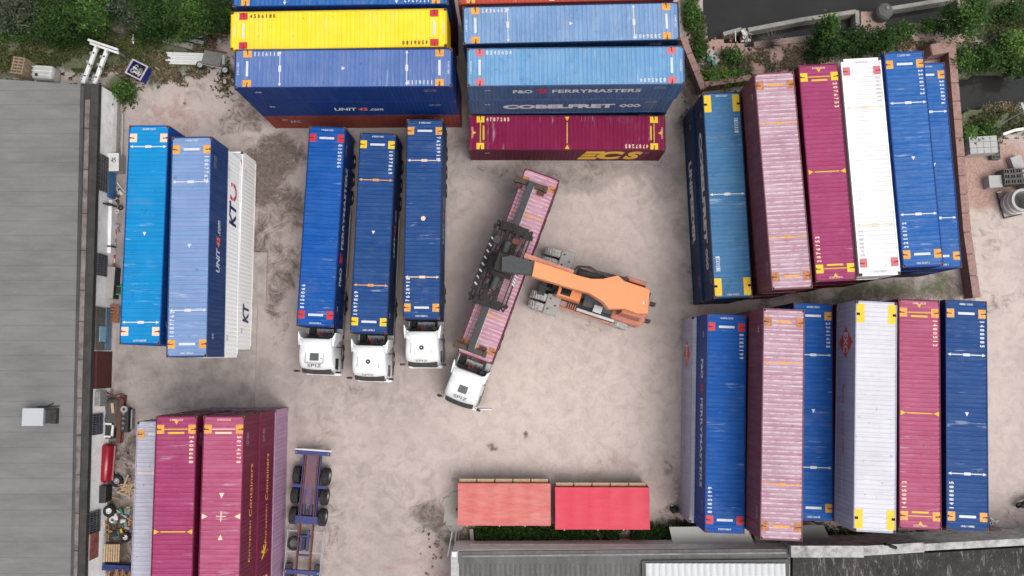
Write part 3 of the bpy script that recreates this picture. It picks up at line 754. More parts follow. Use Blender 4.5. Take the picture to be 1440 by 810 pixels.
def tractor(cx, cy, th, label, roof='hatch', word=True, open_door=False):
    """cab-over tractor, local +x forward; same origin as its trailer. Cab spans x 7.55..9.9"""
    t = thing('lorry', label, 'lorry', (cx, cy, 0), th, 'white cab-over lorries')
    X0, X1 = 7.62, 9.92; hw = 1.24
    # cab shell: rings from sill to roof, each an outline with rounded front
    def ring(z, x0, x1, w, r, n=5):
        pts = [(x0, -w)]
        for k in range(n + 1):
            a = -PI / 2 + k * PI / 2 / n; pts.append((x1 - r + r * math.cos(a), -w + r + r * math.sin(a)))
        bulge = .07
        pts.append((x1 + bulge * .8, -w * .4)); pts.append((x1 + bulge, 0)); pts.append((x1 + bulge * .8, w * .4))
        for k in range(n + 1):
            a = k * PI / 2 / n; pts.append((x1 - r + r * math.cos(a), w - r + r * math.sin(a)))
        pts.append((x0, w)); return [(x, y, z) for x, y in pts]
    rings = [ring(.42, X0 + .1, X1 + .02, 1.2, .25), ring(1.0, X0, X1 + .04, hw, .28), ring(1.75, X0, X1 + .03, hw, .28), ring(2.0, X0, X1 - .02, hw - .01, .28),
             ring(2.75, X0, X1 - .22, hw - .06, .3), ring(3.1, X0, X1 - .34, hw - .1, .34), ring(3.45, X0 + .02, X1 - .62, hw - .15, .4), ring(3.6, X0 + .06, X1 - .98, hw - .26, .4)]
    n = len(rings[0]); vs = [p for r_ in rings for p in r_]; fs = []
    for i in range(len(rings) - 1):
        for k in range(n): fs.append((i * n + k, i * n + (k + 1) % n, (i + 1) * n + (k + 1) % n, (i + 1) * n + k))
    # crowned roof cap
    last = rings[-1]; base = (len(rings) - 1) * n
    cxm = sum(p[0] for p in last) / n; ci = len(vs); inner = [((p[0] - cxm) * .6 + cxm - .05, p[1] * .62, 3.66) for p in last]; vs += inner
    for k in range(n): fs.append((base + k, base + (k + 1) % n, ci + (k + 1) % n, ci + k))
    fs.append(tuple(ci + k for k in range(n)))
    mb = MB(); mb.add(vs, fs); cab = mb.build('cab', M_truckw, t, smooth=True)
    # rear air-deflector fins: the pale wings that sweep back past the cab's rear wall
    for s in (-1, 1):
        m = MB(); q = [(X0 + .35, hw - .2), (X0 + .1, hw - .24), (X0 - .18, hw - .12), (X0 - .42, hw + .0), (X0 - .44, hw + .035), (X0 - .05, hw + .02), (X0 + .5, hw - .05)]
        m.prism([(x, s * y) for x, y in q], 1.15, 3.42); m.build('side_fairing', M_truckw, t, bevel=.02)
    # roof spoiler lip
    m = MB()
    N = 12; lip = []
    for k in range(N + 1):
        y = -hw + .2 + (2 * hw - .4) * k / N; lip.append((X0 + .12 - .38 * abs(y / hw) ** 4, y))
    for k in range(N):
        (xa, ya), (xb, yb) = lip[k], lip[k + 1]
        m.add([(xa, ya, 3.5), (xb, yb, 3.5), (X0 + .5, yb, 3.66), (X0 + .5, ya, 3.66), (xa, ya, 3.35), (xb, yb, 3.35), (X0 + .5, yb, 3.5), (X0 + .5, ya, 3.5)],
              [(0, 1, 2, 3), (7, 6, 5, 4), (0, 4, 5, 1), (3, 2, 6, 7), (0, 3, 7, 4), (1, 5, 6, 2)])
    m.build('roof_spoiler', M_truckw, t)
    # front glass, visor, grille, bumper
    m = MB(); m.add([(X1 + .09, -.98, 1.9), (X1 + .09, .98, 1.9), (X1 - .1, .95, 2.72), (X1 - .1, -.95, 2.72), (X1 - .02, -.98, 1.9), (X1 - .02, .98, 1.9), (X1 - .2, .95, 2.72), (X1 - .2, -.95, 2.72)],
                     [(0, 1, 2, 3), (7, 6, 5, 4), (0, 4, 5, 1), (3, 2, 6, 7), (0, 3, 7, 4), (1, 5, 6, 2)]); m.build('windscreen', M_glass, t)
    m = MB()
    for k in range(8):
        y0 = -1.0 + k * .25; f = lambda y: X1 + .13 - .09 * (abs(y) / 1.0) ** 3
        m.add([(f(y0), y0, 2.72), (f(y0 + .25), y0 + .25, 2.72), (f(y0 + .25) - .3, y0 + .25, 2.86), (f(y0) - .3, y0, 2.86), (f(y0), y0, 2.69), (f(y0 + .25), y0 + .25, 2.69), (f(y0 + .25) - .3, y0 + .25, 2.83), (f(y0) - .3, y0, 2.83)],
              [(0, 1, 2, 3), (7, 6, 5, 4), (0, 4, 5, 1), (3, 2, 6, 7), (0, 3, 7, 4), (1, 5, 6, 2)])
    m.build('sun_visor', M_dark, t)
    m = MB(); m.box(X1 + .05, X1 + .13, -.85, .85, 1.05, 1.7)
    for k in range(5): m.box(X1 + .13, X1 + .15, -.8, .8, 1.1 + k * .12, 1.15 + k * .12)
    m.build('grille', M_dark, t)
    m = MB(); m.box(X1 - .1, X1 + .22, -1.22, 1.22, .35, .85); m.build('bumper', M_truckw, t, bevel=.08)
    for s in (-1, 1): MB().box(X1 + .18, X1 + .235, s * .95 - .18, s * .95 + .18, .5, .72).build('headlight', plain('lamp_glass', (.6, .62, .65), .15), t, bevel=.02)
    for s in (-1, 1):
        m = MB(); y = s * (hw + .004); x0, x1 = X1 - 1.0, X1 - .28
        P = [(x0, 1.85), (x1 + .1, 1.85), (x1 - .04, 2.55), (x0, 2.6)]
        yy = lambda z: s * (hw - .0 - .065 * max(0, (z - 1.9) / .75) + .012)
        vs = [(x, yy(z), z) for x, z in P] + [(x, yy(z) - s * .06, z) for x, z in P]
        m.add(vs, [(0, 1, 2, 3), (7, 6, 5, 4), (0, 4, 5, 1), (1, 5, 6, 2), (2, 6, 7, 3), (3, 7, 4, 0)]); m.build('side_window', M_glass, t)
        m = MB(); m.box(X1 - .12, X1 + .02, s * (hw + .05) if s > 0 else s * (hw + .32), s * (hw + .32) if s > 0 else s * (hw + .05), 2.2, 2.8)
        m.bar((X1 - .1, s * (hw - .1), 2.85), (X1 - .03, s * (hw + .28), 2.85), .05); m.build('mirror', M_dark, t, bevel=.03)
        m = MB(); m.box(X0 + .5, X0 + .56, s * (hw - .02) - .03, s * (hw - .02) + .03, 1.0, 2.7); m.box(X0 + .1, X1 - .15, s * (hw) - .02, s * hw + .02, 1.0, 1.03)
        m.build('door_seam', M_dark, t)
        m = MB(); m.box(X1 - 1.25, X1 - .25, s * (hw) - .1, s * hw + .03, .4, .62); m.build('step', M_dark, t, bevel=.02)
        m = MB(); m.lathe([(.53, -.2), (.6, -.2), (.6, .2), (.53, .2)], (X1 - 1.35, s * 1.04, .5), 'y', 22); m.build('mudguard', M_dark, t)
        add_wheel(t, X1 - 1.35, s * 1.04, .5, .32, s)
        for dy in (-.17, .17): add_wheel(t, 5.0, s * (.93 + dy), .5, .27, s)
        m = MB(); m.lathe([(.56, -.34), (.6, -.34), (.6, .34), (.56, .34)], (5.0, s * .93, .5), 'y', 22); m.build('mudguard', M_dark, t)
        m = MB(); m.box(5.8, 7.35, s * .98 - .26, s * .98 + .26, .42, .98); m.build('fuel_tank', M_galv if s > 0 else M_dark, t, bevel=.1)
        m = MB(); m.box(4.2, 7.5, s * 1.2 - .02, s * 1.2 + .03, .42, .98); m.build('side_skirt', M_truckw if s < 0 else M_dark, t)
        m = MB(); m.box(4.0, 7.6, s * 1.22 - .025, s * 1.22 + .025, 1.0, 1.06); m.build('guard_rail', M_galv, t)
        m = MB(); m.box(3.9, 9.7, s * .42 - .04, s * .42 + .04, .7, .94); m.build('chassis_rail', M_dark, t)
    m = MB(); m.lathe([(.08, 0), (.45, .02), (.48, .1), (.1, .12)], (5.0, 0, .98), 'z', 20); m.build('fifth_wheel', M_dark, t)
    # clutter behind the cab: catwalk, hoses, suzi coils, air cleaner
    m = MB(); m.box(6.9, 7.58, -.6, .6, .98, 1.03)
    for k in range(6): m.box(6.92 + k * .11, 6.96 + k * .11, -.6, .6, 1.03, 1.05)
    m.build('catwalk', M_galv, t)
    rnd = random.Random(int(abs(cx) * 100))
    for nm, mt, y0 in (('air_hose', M_dark, -.5), ('air_hose', M_redl, -.2), ('air_hose', M_tblue, .15), ('air_hose', M_dark, .5)):
        m = MB(); pts = []
        for k in range(26):
            a = k * .9; pts.append((7.15 + .12 * math.cos(a) + .012 * k, y0 + .14 * math.sin(a), 2.0 - .03 * k)); 
        m.tube(pts, .022, 5); m.build(nm, mt, t)
    m = MB(); m.box(7.3, 7.58, .62, 1.02, .95, 2.9); m.build('air_intake', M_dark, t, bevel=.04)
    m = MB(); m.box(7.36, 7.58, -1.0, -.45, 1.0, 1.75); m.build('battery_box', M_dark, t, bevel=.03)
    m = MB(); m.box(7.5, 7.6, -.9, .9, 2.2, 2.32); m.build('work_lamp_bar', M_dark, t)
    # roof furniture
    if roof == 'hatch':
        MB().box(8.62, 9.12, -.3, .3, 3.655, 3.70).build('roof_hatch', plain('hatch_grey', (.075, .08, .085), .35), t, bevel=.03)
        m = MB()
        if word:
            m.box(8.58, 9.3, -.62, -.59, 3.64, 3.675); m.box(8.58, 9.3, .59, .62, 3.64, 3.675); m.box(9.27, 9.3, -.59, .59, 3.62, 3.66)
            m.build('roof_rail', M_steel, t)
        MB().lathe([(.02, .03), (.04, .03), (.04, 0)], (8.95, .46, 3.67), 'z', 10).build('aerial_base', M_dark, t)
    else:
        m = MB(); m.lathe([(.05, .05), (.09, .05), (.1, .03), (.15, .03), (.16, .0)], (8.72, 0, 3.665), 'z', 18); m.build('roof_vent', M_dark, t)
        m = MB(); m.box(8.35, 9.25, -.42, .42, 3.655, 3.672); m.build('roof_pressing', M_truckw, t, bevel=.02)
        m = MB()
        for y in (-.72, .72): m = MB(); m.box(8.4, 9.1, y - .012, y + .012, 3.6, 3.655); m.build('roof_seam', M_steel, t)
    # lettering on the sloping roof front
    m = MB(); zc = 3.30
    Mr = Matrix.Translation((9.46, 0, 3.52)) @ Matrix.Rotation(R(28), 4, 'Y') @ Matrix.Rotation(PI / 2, 4, 'Z')
    m2 = MB()
    if roof == 'hatch': put_text(m, 'SPIZ', .95, .24, Mr, .0)
    else: put_text(m, 'SPIZ', .8, .16, Matrix.Translation((9.62, 0, 3.42)) @ Matrix.Rotation(R(40), 4, 'Y') @ Matrix.Rotation(PI / 2, 4, 'Z'), .0)
    m.build('cab_lettering', M_dark, t)
    if open_door:
        m = MB(); m.bar((X1 - .05, hw + .02, 1.9), (X1 - .4, hw + 1.0, 1.9), .06, 1.5); m.build('door', M_truckw, t, bevel=.02)
    return t

TR = [(-13.3, 9.149, -2.32), (-9.766, 8.689, -1.82), (-6.395, 9.643, -.45), (-.60, 6.45, -20.15)]
TH = [R(a) - PI / 2 for _, _, a in TR]
names = ['left parked lorry', 'middle parked lorry', 'right parked lorry', 'lorry under the reach stacker']
container(TR[0][0], TR[0][1], 1.14, 2.9, TR[0][2], RP['blue'], SP['navy'], 'ferry', 'strong blue container with red patches on the leftmost of the three parked lorries', G_T, 'ferry', '8150066', 'POFU 815006 6')
container(TR[1][0], TR[1][1], 1.14, 2.9, TR[1][2], RP['navy'], SP['navyd'], 'unity', 'navy container with yellow patches on the middle one of the three parked lorries', G_T, 'unit45', '1097869', 'UNIU 109786 9')
container(TR[2][0], TR[2][1], 1.14, 2.9, TR[2][2], RP['navy'], SP['navyd'], 'unitc', 'navy container with a round pale dot, on the rightmost of three parked lorries', G_T, 'unit45', '7628918', 'UNIU 762891 8')
container(TR[3][0], TR[3][1], 1.14, 2.9, TR[3][2], RP['oldpink'], SP['mag'], 'pink', 'faded pink rusty container gripped by the reach stacker on a slanting lorry', G_T, None, None, None, L=13.3)
trailer(TR[0][0], TR[0][1], TH[0], 'skeletal trailer under the strong blue container with red patches')
trailer(TR[1][0], TR[1][1], TH[1], 'skeletal trailer under the navy container with yellow patches', frame=M_tblue)
trailer(TR[2][0], TR[2][1], TH[2], 'skeletal trailer under the rightmost container of the three parked lorries', frame=M_dark)
trailer(TR[3][0], TR[3][1], TH[3], 'skeletal trailer under the container held by the reach stacker', frame=M_tblue)
tractor(TR[0][0], TR[0][1], TH[0], 'white lorry cab with a square roof hatch and big SPIZ letters, leftmost of three', 'hatch', True)
tractor(TR[1][0], TR[1][1], TH[1], 'white lorry cab with a round roof vent under the navy box with yellow patches', 'vent')
tractor(TR[2][0], TR[2][1], TH[2], 'white lorry cab with a round roof vent, rightmost of the three side by side', 'vent')
tractor(TR[3][0], TR[3][1], TH[3], 'white lorry standing aslant under the reach stacker', 'hatch', False, open_door=True)
# empty trailer bottom left, rear end to the north
a, b = at(440, 634, 1.0), at(424, 812, 1.0)
dv = (b - a).normalized(); cen = a + dv * 6.75
trailer(cen.x, cen.y, math.atan2(dv.y, dv.x), 'empty blue skeletal trailer with its wheels bare at the bottom left of the yard', frame=M_tblue, rails=M_rustbeam, empty=True)

# ------------------------------------------------------------------ reach stacker
M_so = plain('stacker_orange', K(246, 148, 88, .72), .4, var=.12, scale=1.2)
M_sr = plain('stacker_dull_red', K(222, 138, 112), .5, var=.35, scale=3)
M_sg = plain('stacker_grey', K(178, 175, 170), .5, var=.25, scale=4)
M_bg = plain('boom_grey', (.05, .052, .054), .5, .0, var=.25, scale=4)
M_sp = plain('spreader_black', (.016, .015, .016), .6, .0, var=.35, scale=5, dirt=(.045, .035, .03))
fa, fb = at(768, 426, 1.0), at(783, 366, 1.0)          # the two front wheel pairs
fc = (fa + fb) / 2; ra = at(868, 428, 1.0)
hd = Vector((-160, 52, 0)).normalized(); sth = math.atan2(hd.y, hd.x)
rs = thing('reach_stacker', 'orange reach stacker lifting the faded pink container off the slanting lorry', 'reach stacker', (fc.x, fc.y, 0), sth)
Li = local(rs)
def LP(px, py, z): p = Li @ at(px, py, z); return (p.x, p.y, p.z)
# local frame: x forward (towards the container), y to the machine's left (picture: lower side)
def rwheel(x, y, r, w, s, rim):
    a, b = MB(), MB()
    a.lathe([(r * .5, -w / 2), (r * .88, -w / 2), (r, -w / 2 + .08), (r, w / 2 - .08), (r * .88, w / 2), (r * .5, w / 2)], (x, y, r), 'y', 26)
    for k in range(26):
        an = 2 * PI * k / 26
        a.bar((x + r * math.cos(an), y - w * .45, r + r * math.sin(an)), (x + r * math.cos(an + .12), y + w * .45, r + r * math.sin(an + .12)), .09, .05)
    b.lathe([(.03, s * w * .3), (r * .35, s * w * .34), (r * .4, 0), (r * .48, s * w * .3), (r * .52, s * w * .5)], (x, y, r), 'y', 20)
    o = a.build('wheel', M_sg2, rs); b.build('rim', rim, o)
M_sg2 = plain('dusty_tyre', (.42, .41, .39), .85, var=.35, scale=6, dirt=(.10, .095, .09))
for s in (-1, 1):
    for dy in (-.36, .36): rwheel(.3, s * 1.62 + dy, .82, .56, s, M_sg)
    m = MB(); m.box(-1.0, -.05, s * 1.62 - .72, s * 1.62 + .72, 1.62, 1.72); m.box(-1.02, -.92, s * 1.62 - .72, s * 1.62 + .72, .8, 1.72); m.build('front_mudguard', M_sg, rs, bevel=.08)
    m = MB(); 
    for dx, dy in ((-.3, -.4), (-.3, .35), (-.75, 0)): m.box(dx - .06, dx + .06, s * 1.62 + dy - .05, s * 1.62 + dy + .05, 1.72, 1.76)
    m.build('mudguard_bolt', M_dark, rs)
    rwheel(-5.35, s * 1.42, .74, .5, s, M_sg)
MB().tube([(.05, -2.1, .82), (.05, 2.1, .82)], .22, 12).build('front_axle', M_dark, rs)
MB().tube([(-5.35, -1.3, .74), (-5.35, 1.3, .74)], .16, 12).build('rear_axle', M_dark, rs)
m = MB()
for s in (-1, 1): m.box(-7.4, .7, s * .62 - .12, s * .62 + .12, .75, 1.75)
m.box(.2, .7, -1.2, 1.2, 1.1, 1.7); m.box(-1.2, -.8, -1.1, 1.1, .9, 1.6); m.box(-4.4, -4.1, -1.1, 1.1, .9, 1.6); m.build('chassis', M_dark, rs, bevel=.03)
m = MB(); m.prism([(-4.6, -1.0), (-6.6, -1.0), (-6.95, -.8), (-7.0, .9), (-6.6, 1.3), (-4.6, 1.25)], .7, 2.1); m.build('counterweight', M_sr, rs, bevel=.12)
m = MB(); m.box(-5.1, -1.5, -1.45, -.78, 1.1, 1.75); m.build('fuel_tank', M_dark, rs, bevel=.05)
m = MB(); m.box(-4.9, -1.6, .82, 1.52, 1.1, 1.62); m.build('hydraulic_tank', M_dark, rs, bevel=.05)
m = MB(); m.box(-5.0, -2.2, 1.25, 1.5, 1.62, 1.85); m.build('silencer', M_galv, rs, bevel=.06)
m = MB()
m.box(-5.2, -.9, 1.55, 1.66, 1.55, 1.68); m.box(-5.2, -1.9, -1.62, -1.5, 1.55, 1.68)
m.build('walkway_edge', M_sr, rs)
m = MB()
for k in range(4): m.box(-2.15 + k * .16, -2.08 + k * .16, .95, 1.55, 1.7, 1.76)
m.build('step', M_sr, rs)
m = MB(); m.box(-1.6, -.95, 1.05, 1.5, .9, 1.55); m.build('battery_box', plain('stacker_pinkish', K(190, 150, 140), .6), rs, bevel=.08)
m = MB(); m.tube([(-.9, 1.3, 1.2), (-.55, 1.3, 1.2)], .24, 14); m.build('air_filter', M_sr, rs)
# cab behind the boom's left side
cb = MB(); cb.box(-2.3, -.5, .25, 1.05, 1.75, 3.1, taper=.08); cb = cb.build('cab', M_so, rs, bevel=.06)
MB().box(-1.75, -.42, .2, .98, 2.25, 2.95).build('window', M_glass, cb)
MB().box(-1.5, -.8, .35, .85, 3.1, 3.13).build('roof_window', M_glass, cb)
m = MB(); m.box(-4.6, -2.5, .1, 1.05, 1.75, 2.25); m.build('engine_cover', plain('engine_dark', (.06, .062, .065), .6, var=.4, scale=5), rs, bevel=.06)
m = MB(); m.box(-3.9, -3.3, .75, 1.25, 2.35, 2.45); m.build('engine_vent', M_galv, rs)
m = MB()
for k in range(7): m.tube([(-4.8, .95 + k * .05, 1.95), (-3.4, .9 + k * .05, 2.1), (-1.4, .8 + k * .05, 1.9), (-.4, .6 + k * .05, 1.8)], .028, 5)
m.build('hydraulic_hose', M_dark, rs)
# boom: pivot high at the rear, head above the container
ZR, ZF = 4.3, 6.6     # top of the boom at the rear and at the orange front end
def bz(px): return ZF + (px - 745) / (915 - 745) * (ZR - ZF)
outl = [(752, 367), (790, 379), (812, 387), (832, 392), (848, 392), (869, 387), (878, 395), (914, 407), (911, 441), (897, 441), (878, 434), (856, 434), (848, 424), (829, 412), (800, 404), (748, 388)]
m = MB(); pts = [LP(x, y, bz(x)) for x, y in outl]
m.prism(pts, lambda p: p[2] - 1.15 - .25 * max(0, min(1, (p[0] + 2) / -3.0)), None)
boom = m.build('boom', M_so, rs, bevel=.03)
m = MB()
for a_, b_ in (((760, 378), (830, 400)), ((770, 374), (820, 389))):
    pass
m.bar(LP(737, 359, bz(737) - .35), LP(806, 383, bz(806) - .35), .30, .22); m.build('hose_tray', M_sr, boom)
m = MB(); m.bar(LP(741, 362, bz(741) - .2), LP(800, 381.5, bz(800) - .2), .05, .05); m.bar(LP(739, 358, bz(739) - .2), LP(806, 380, bz(806) - .2), .05, .05); m.build('hose_tray_edge', M_sr, boom)
m = MB()
for k in range(4):
    m.tube([LP(806 + k * 2, 381 - k, bz(806) - .3), LP(812 + k * 2, 374 + k * .5, bz(812) - .1), LP(829, 374.5 + k, bz(829) - .2), LP(840, 381 + k, bz(840) - .3), LP(885, 392 + k, bz(885) - .4)], .035, 6)
m.build('hydraulic_hose', M_dark, boom)
m = MB(); m.bar(LP(815, 386, 4.2), LP(850, 388, 4.3), .35, .3); m.build('valve_block', M_dark, boom)
m = MB(); m.box(0, 0, 0, 0, 0, 0) if 0 else None
p = LP(912, 418, 4.15); m.tube([(p[0], p[1] - .35, p[2] - .3), (p[0], p[1] + .35, p[2] - .3)], .12, 10); m.build('pivot_pin', M_dark, boom)
m = MB(); p = LP(906, 426, bz(906)); m.box(p[0] - .1, p[0] + .1, p[1] - .07, p[1] + .07, p[2] - .02, p[2] + .03); m.build('sensor_plate', M_white, boom)
m = MB(); p = LP(907, 426, bz(907)); m.box(p[0] - .05, p[0] + .04, p[1] - .04, p[1] + .04, p[2] + .03, p[2] + .045); m.build('sensor_hole', M_dark, boom)
for px_, py_ in ((893, 397), (886, 442)):
    p0 = LP(px_, py_, 2.9); m = MB(); m.box(p0[0] - .8, p0[0] + .8, p0[1] - .25, p0[1] + .25, 2.0, 3.7, taper=.1); m.build('pivot_tower', M_sr, rs, bevel=.05)
for s in (-1, 1):
    a_ = Vector((-.6, s * .45, 1.6)); b_ = Vector(LP(800, 392, bz(800) - 1.2)); b_.y += s * .3
    m = MB(); m.tube([a_, a_ + (b_ - a_) * .6], .15, 12); o = m.build('lift_cylinder', M_dark, rs); m = MB(); m.tube([a_ + (b_ - a_) * .58, b_], .08, 10); m.build('piston_rod', M_galv, o)
# inner boom section and head
m = MB(); q = [(706, 361), (716, 360), (716, 358), (752, 369), (748, 386), (714, 383), (705, 381)]
m.prism([LP(x, y, bz(x) - .12) for x, y in q], lambda p: p[2] - .8, None); inner = m.build('inner_boom', M_bg, boom, bevel=.02)
m = MB(); q0 = LP(709, 371, 6.2); m.box(q0[0] - .7, q0[0] + .55, q0[1] - .62, q0[1] + .62, 5.75, 6.75); m.build('boom_head', M_sp, rs, bevel=.08)
# spreader: its own frame along the container
sp = thing('container_spreader', 'black telescopic spreader lying on the faded pink container under the stacker boom', 'spreader', (0, 0, 0), 0)
ccx, ccy, cang = TR[3]
# spreader local axes: x along the container (north end positive), y across
mid = at(704, 372, 5.2)
axv = Vector((math.sin(R(20.15)), math.cos(R(20.15)), 0))
sp.location = (mid.x, mid.y, 4.05); sp.rotation_euler = (0, 0, math.atan2(axv.y, axv.x))
Si = local(sp)
def SP_(px, py, z): p = Si @ at(px, py, z + 0.0); return (p.x, p.y, p.z)
# main body: two long side beams with end cross boxes
m = MB()
m.box(-2.7, 2.7, -.52, -.22, .35, .85); m.box(-2.7, 2.7, .18, .48, .35, .85); m.box(-2.9, -2.3, -.95, .95, .3, .8); m.box(2.3, 2.9, -.95, .95, .3, .8)
m.box(-.7, .7, -.9, .9, .4, .95); m.build('main_frame', M_sp, sp, bevel=.03)
for s in (-1, 1):
    m = MB(); m.bar((-2.85, s * 1.22, .45), (2.85, s * 1.22, .45), .1, .1); m.bar((-2.85, s * 1.22, .45), (-2.6, s * .9, .5), .12, .12); m.bar((2.85, s * 1.22, .45), (2.6, s * .9, .5), .12, .12)
    m.bar((-2.5, s * .98, .55), (2.5, s * .98, .55), .07, .1); m.build('side_beam', M_sp, sp)
    for e in (-1, 1):
        m = MB(); m.bar((e * 2.7, s * .65, .5), (e * 2.45, s * 1.35, .3), .14, .14); m.box(e * 2.45 - .12, e * 2.45 + .12, s * 1.3 - .08, s * 1.3 + .08, -.1, .45); m.build('guide_arm', M_sp, sp)
# hazard-striped rail on the west side
for k in range(8):
    x = -1.75 + k * .46
    m = MB(); m.bar((x, 1.04, .58), (x + .13, 1.26, .58), .11, .06); m.build('hazard_stripe', M_offw, sp)
m = MB(); m.bar((-2.1, 1.16, .52), (2.1, 1.16, .52), .36, .04); m.build('hazard_board', M_sp, sp)
for k in range(4):
    m = MB(); m.bar((-1.0 + k * .2, -1.3, .5), (-.85 + k * .2, -1.12, .5), .1, .04); m.build('hazard_stripe', M_white, sp)
# rotator and gear
m = MB(); m.lathe([(.1, 0), (.85, 0), (.9, .15), (.9, .35), (.7, .5), (.1, .55)], (0, 0, .9), 'z', 28); m.build('rotator', M_sp, sp)
rnd = random.Random(5)
for k in range(26):
    x = rnd.uniform(-2.6, 2.6); y = rnd.uniform(-.95, .95)
    if abs(x) < .8: continue
    m = MB(); sx, sy = rnd.uniform(.08, .32), rnd.uniform(.06, .22); m.box(x - sx, x + sx, y - sy, y + sy, .5, rnd.uniform(.75, 1.15)); m.build('hydraulic_block', rnd.choice([M_sp, M_sp, M_dark, M_bg, M_rustbeam]), sp, bevel=.02)
for x, y in ((1.15, .05), (-1.3, -.05)):
    m = MB(); m.tube([(x - .45, y, 1.05), (x + .45, y, 1.05)], .24, 14); m.build('hydraulic_motor', M_bg, sp)
m = MB()
for k in range(12):
    x0 = rnd.uniform(-2.4, 2.2); y0 = rnd.uniform(-.8, .8)
    m.tube([(x0, y0, .9), (x0 + rnd.uniform(.2, .5), y0 + rnd.uniform(-.3, .3), 1.25), (x0 + rnd.uniform(.7, 1.1), y0 + rnd.uniform(-.4, .4), .9)], .03, 6)
m.build('hydraulic_hose', M_dark, sp)
# telescopic beams and end beams
for e in (1, -1):
    yo = .0 if e > 0 else -.05
    m = MB(); m.box(*sorted((e * 2.6, e * 6.05)), yo - .2, yo + .2, .3, .68); m.build('telescopic_beam', M_bg, sp, bevel=.02)
    m = MB(); m.box(*sorted((e * 2.6, e * 5.8)), yo - .27 * 1, yo - .235 * 1, .42, .5); m.build('chain_guide', M_galv, sp)
    m = MB(); m.box(*sorted((e * 2.6, e * 5.9)), yo + .5, yo + .53, .25, .3); m.build('hose_line', M_dark, sp)
    m = MB(); m.box(*sorted((e * 5.75, e * 6.1)), -1.0, 1.0, .08, .42); m.box(*sorted((e * 5.7, e * 6.12)), -1.15, -.9, .0, .5); m.box(*sorted((e * 5.7, e * 6.12)), .9, 1.15, .0, .5); m.build('end_beam', plain('end_beam_brown', (.06, .035, .02), .6, var=.4, scale=6), sp, bevel=.03)
    for s in (-1, 1): MB().box(*sorted((e * 5.45, e * 5.7)), s * .8 - .25, s * .8 + .25, .03, .14).build('twistlock_housing', M_rusty, sp)
sp['group'] = 'reach stacker and its spreader'; rs['group'] = 'reach stacker and its spreader'
del sp['group'], rs['group']

# ------------------------------------------------------------------ ground, water
def w2(px, py, z=0.0): p = at(px, py, z); return (p.x, p.y)
PX = 1 / 19.5
CANALS = [[w2(*p) for p in ((984, -90), (990, 0), (997, 50), (1052, 62), (1140, 53), (1200, 42), (1206, 37), (1206, 16), (1243, 13), (1250, 37), (1345, 22), (1352, -90))],
          [w2(*p) for p in ((1341, 110), (1400, 100), (1560, 82), (1560, 132), (1440, 143), (1385, 147), (1347, 158))]]
def inside(p, poly):
    x, y = p; r = False; j = len(poly) - 1
    for i in range(len(poly)):
        xi, yi = poly[i]; xj, yj = poly[j]
        if (yi > y) != (yj > y) and x < (xj - xi) * (y - yi) / (yj - yi) + xi: r = not r
        j = i
    return r
def blobs(lst): return [(*w2(x, y), rx * PX, ry * PX, a) for x, y, rx, ry, a in lst]
PALE = blobs([(830, 560, 210, 120, 1), (860, 330, 90, 90, .75), (700, 640, 150, 60, .6), (900, 480, 60, 120, .5), (1400, 480, 40, 260, .9), (560, 620, 110, 70, .35), (640, 300, 40, 60, .4), (250, 150, 60, 35, .6), (1415, 300, 40, 50, .7), (680, 560, 60, 50, .5), (330, 200, 40, 25, .4), (505, 640, 60, 90, .3)])
GRASS = blobs([(110, 70, 150, 38, 1), (20, 60, 60, 45, 1), (240, 85, 60, 22, .75), (150, 20, 250, 45, 1), (175, 130, 22, 18, .8), (320, 110, 14, 26, .6), (975, 25, 14, 45, 1), (985, 60, 10, 25, .6), (1020, 105, 38, 14, 1), (1100, 78, 40, 8, .25), (1200, 65, 60, 22, .8), (1400, 168, 55, 20, 1), (1370, 190, 30, 14, 1), (1420, 85, 70, 30, 1), (1415, 20, 60, 40, .8), (800, 752, 170, 11, 1), (1250, 408, 110, 18, .55), (1320, 400, 25, 20, .58), (1150, 750, 60, 12, .6), (1250, 755, 110, 10, .9), (1400, 300, 40, 20, .25), (1380, 340, 30, 30, .25), (960, 740, 20, 8, .7), (1280, 75, 30, 10, .3)])
MUD = blobs([(385, 225, 36, 38, 1.17), (372, 265, 26, 30, 1.17), (405, 290, 22, 40, 0.78), (370, 345, 20, 50, 0.91), (395, 400, 22, 60, 0.72), (330, 180, 30, 15, 0.65), (345, 150, 22, 25, 0.78), (285, 125, 22, 12, 0.39), (175, 640, 25, 60, 0.72), (165, 760, 30, 60, 1.17), (185, 560, 30, 10, 0.65), (320, 545, 14, 20, 0.45), (610, 730, 22, 20, 0.78), (655, 735, 20, 16, 0.65), (645, 700, 10, 40, 0.52), (690, 632, 6, 5, 1.3), (747, 622, 4, 3, 1.17), (948, 690, 14, 55, 0.52), (945, 717, 6, 6, 0.91), (965, 560, 8, 120, 0.45), (640, 200, 25, 30, 0.39), (120, 60, 60, 16, 0.52), (200, 60, 50, 12, 0.78), (150, 100, 40, 15, 0.52), (280, 60, 40, 25, 1.04), (965, 120, 14, 60, 1.17), (1320, 410, 60, 30, 0.65), (1250, 420, 140, 16, 0.91), (1120, 425, 60, 12, 0.78), (980, 400, 14, 30, 0.52), (1425, 430, 30, 80, 0.2), (1430, 720, 20, 30, 0.39), (395, 600, 16, 12, 0.65), (445, 700, 36, 90, 0.45), (860, 450, 45, 16, 0.39), (640, 490, 30, 30, 0.26), (400, 540, 30, 20, 0.26), (500, 545, 30, 10, 0.33), (790, 235, 150, 10, 0.52)])
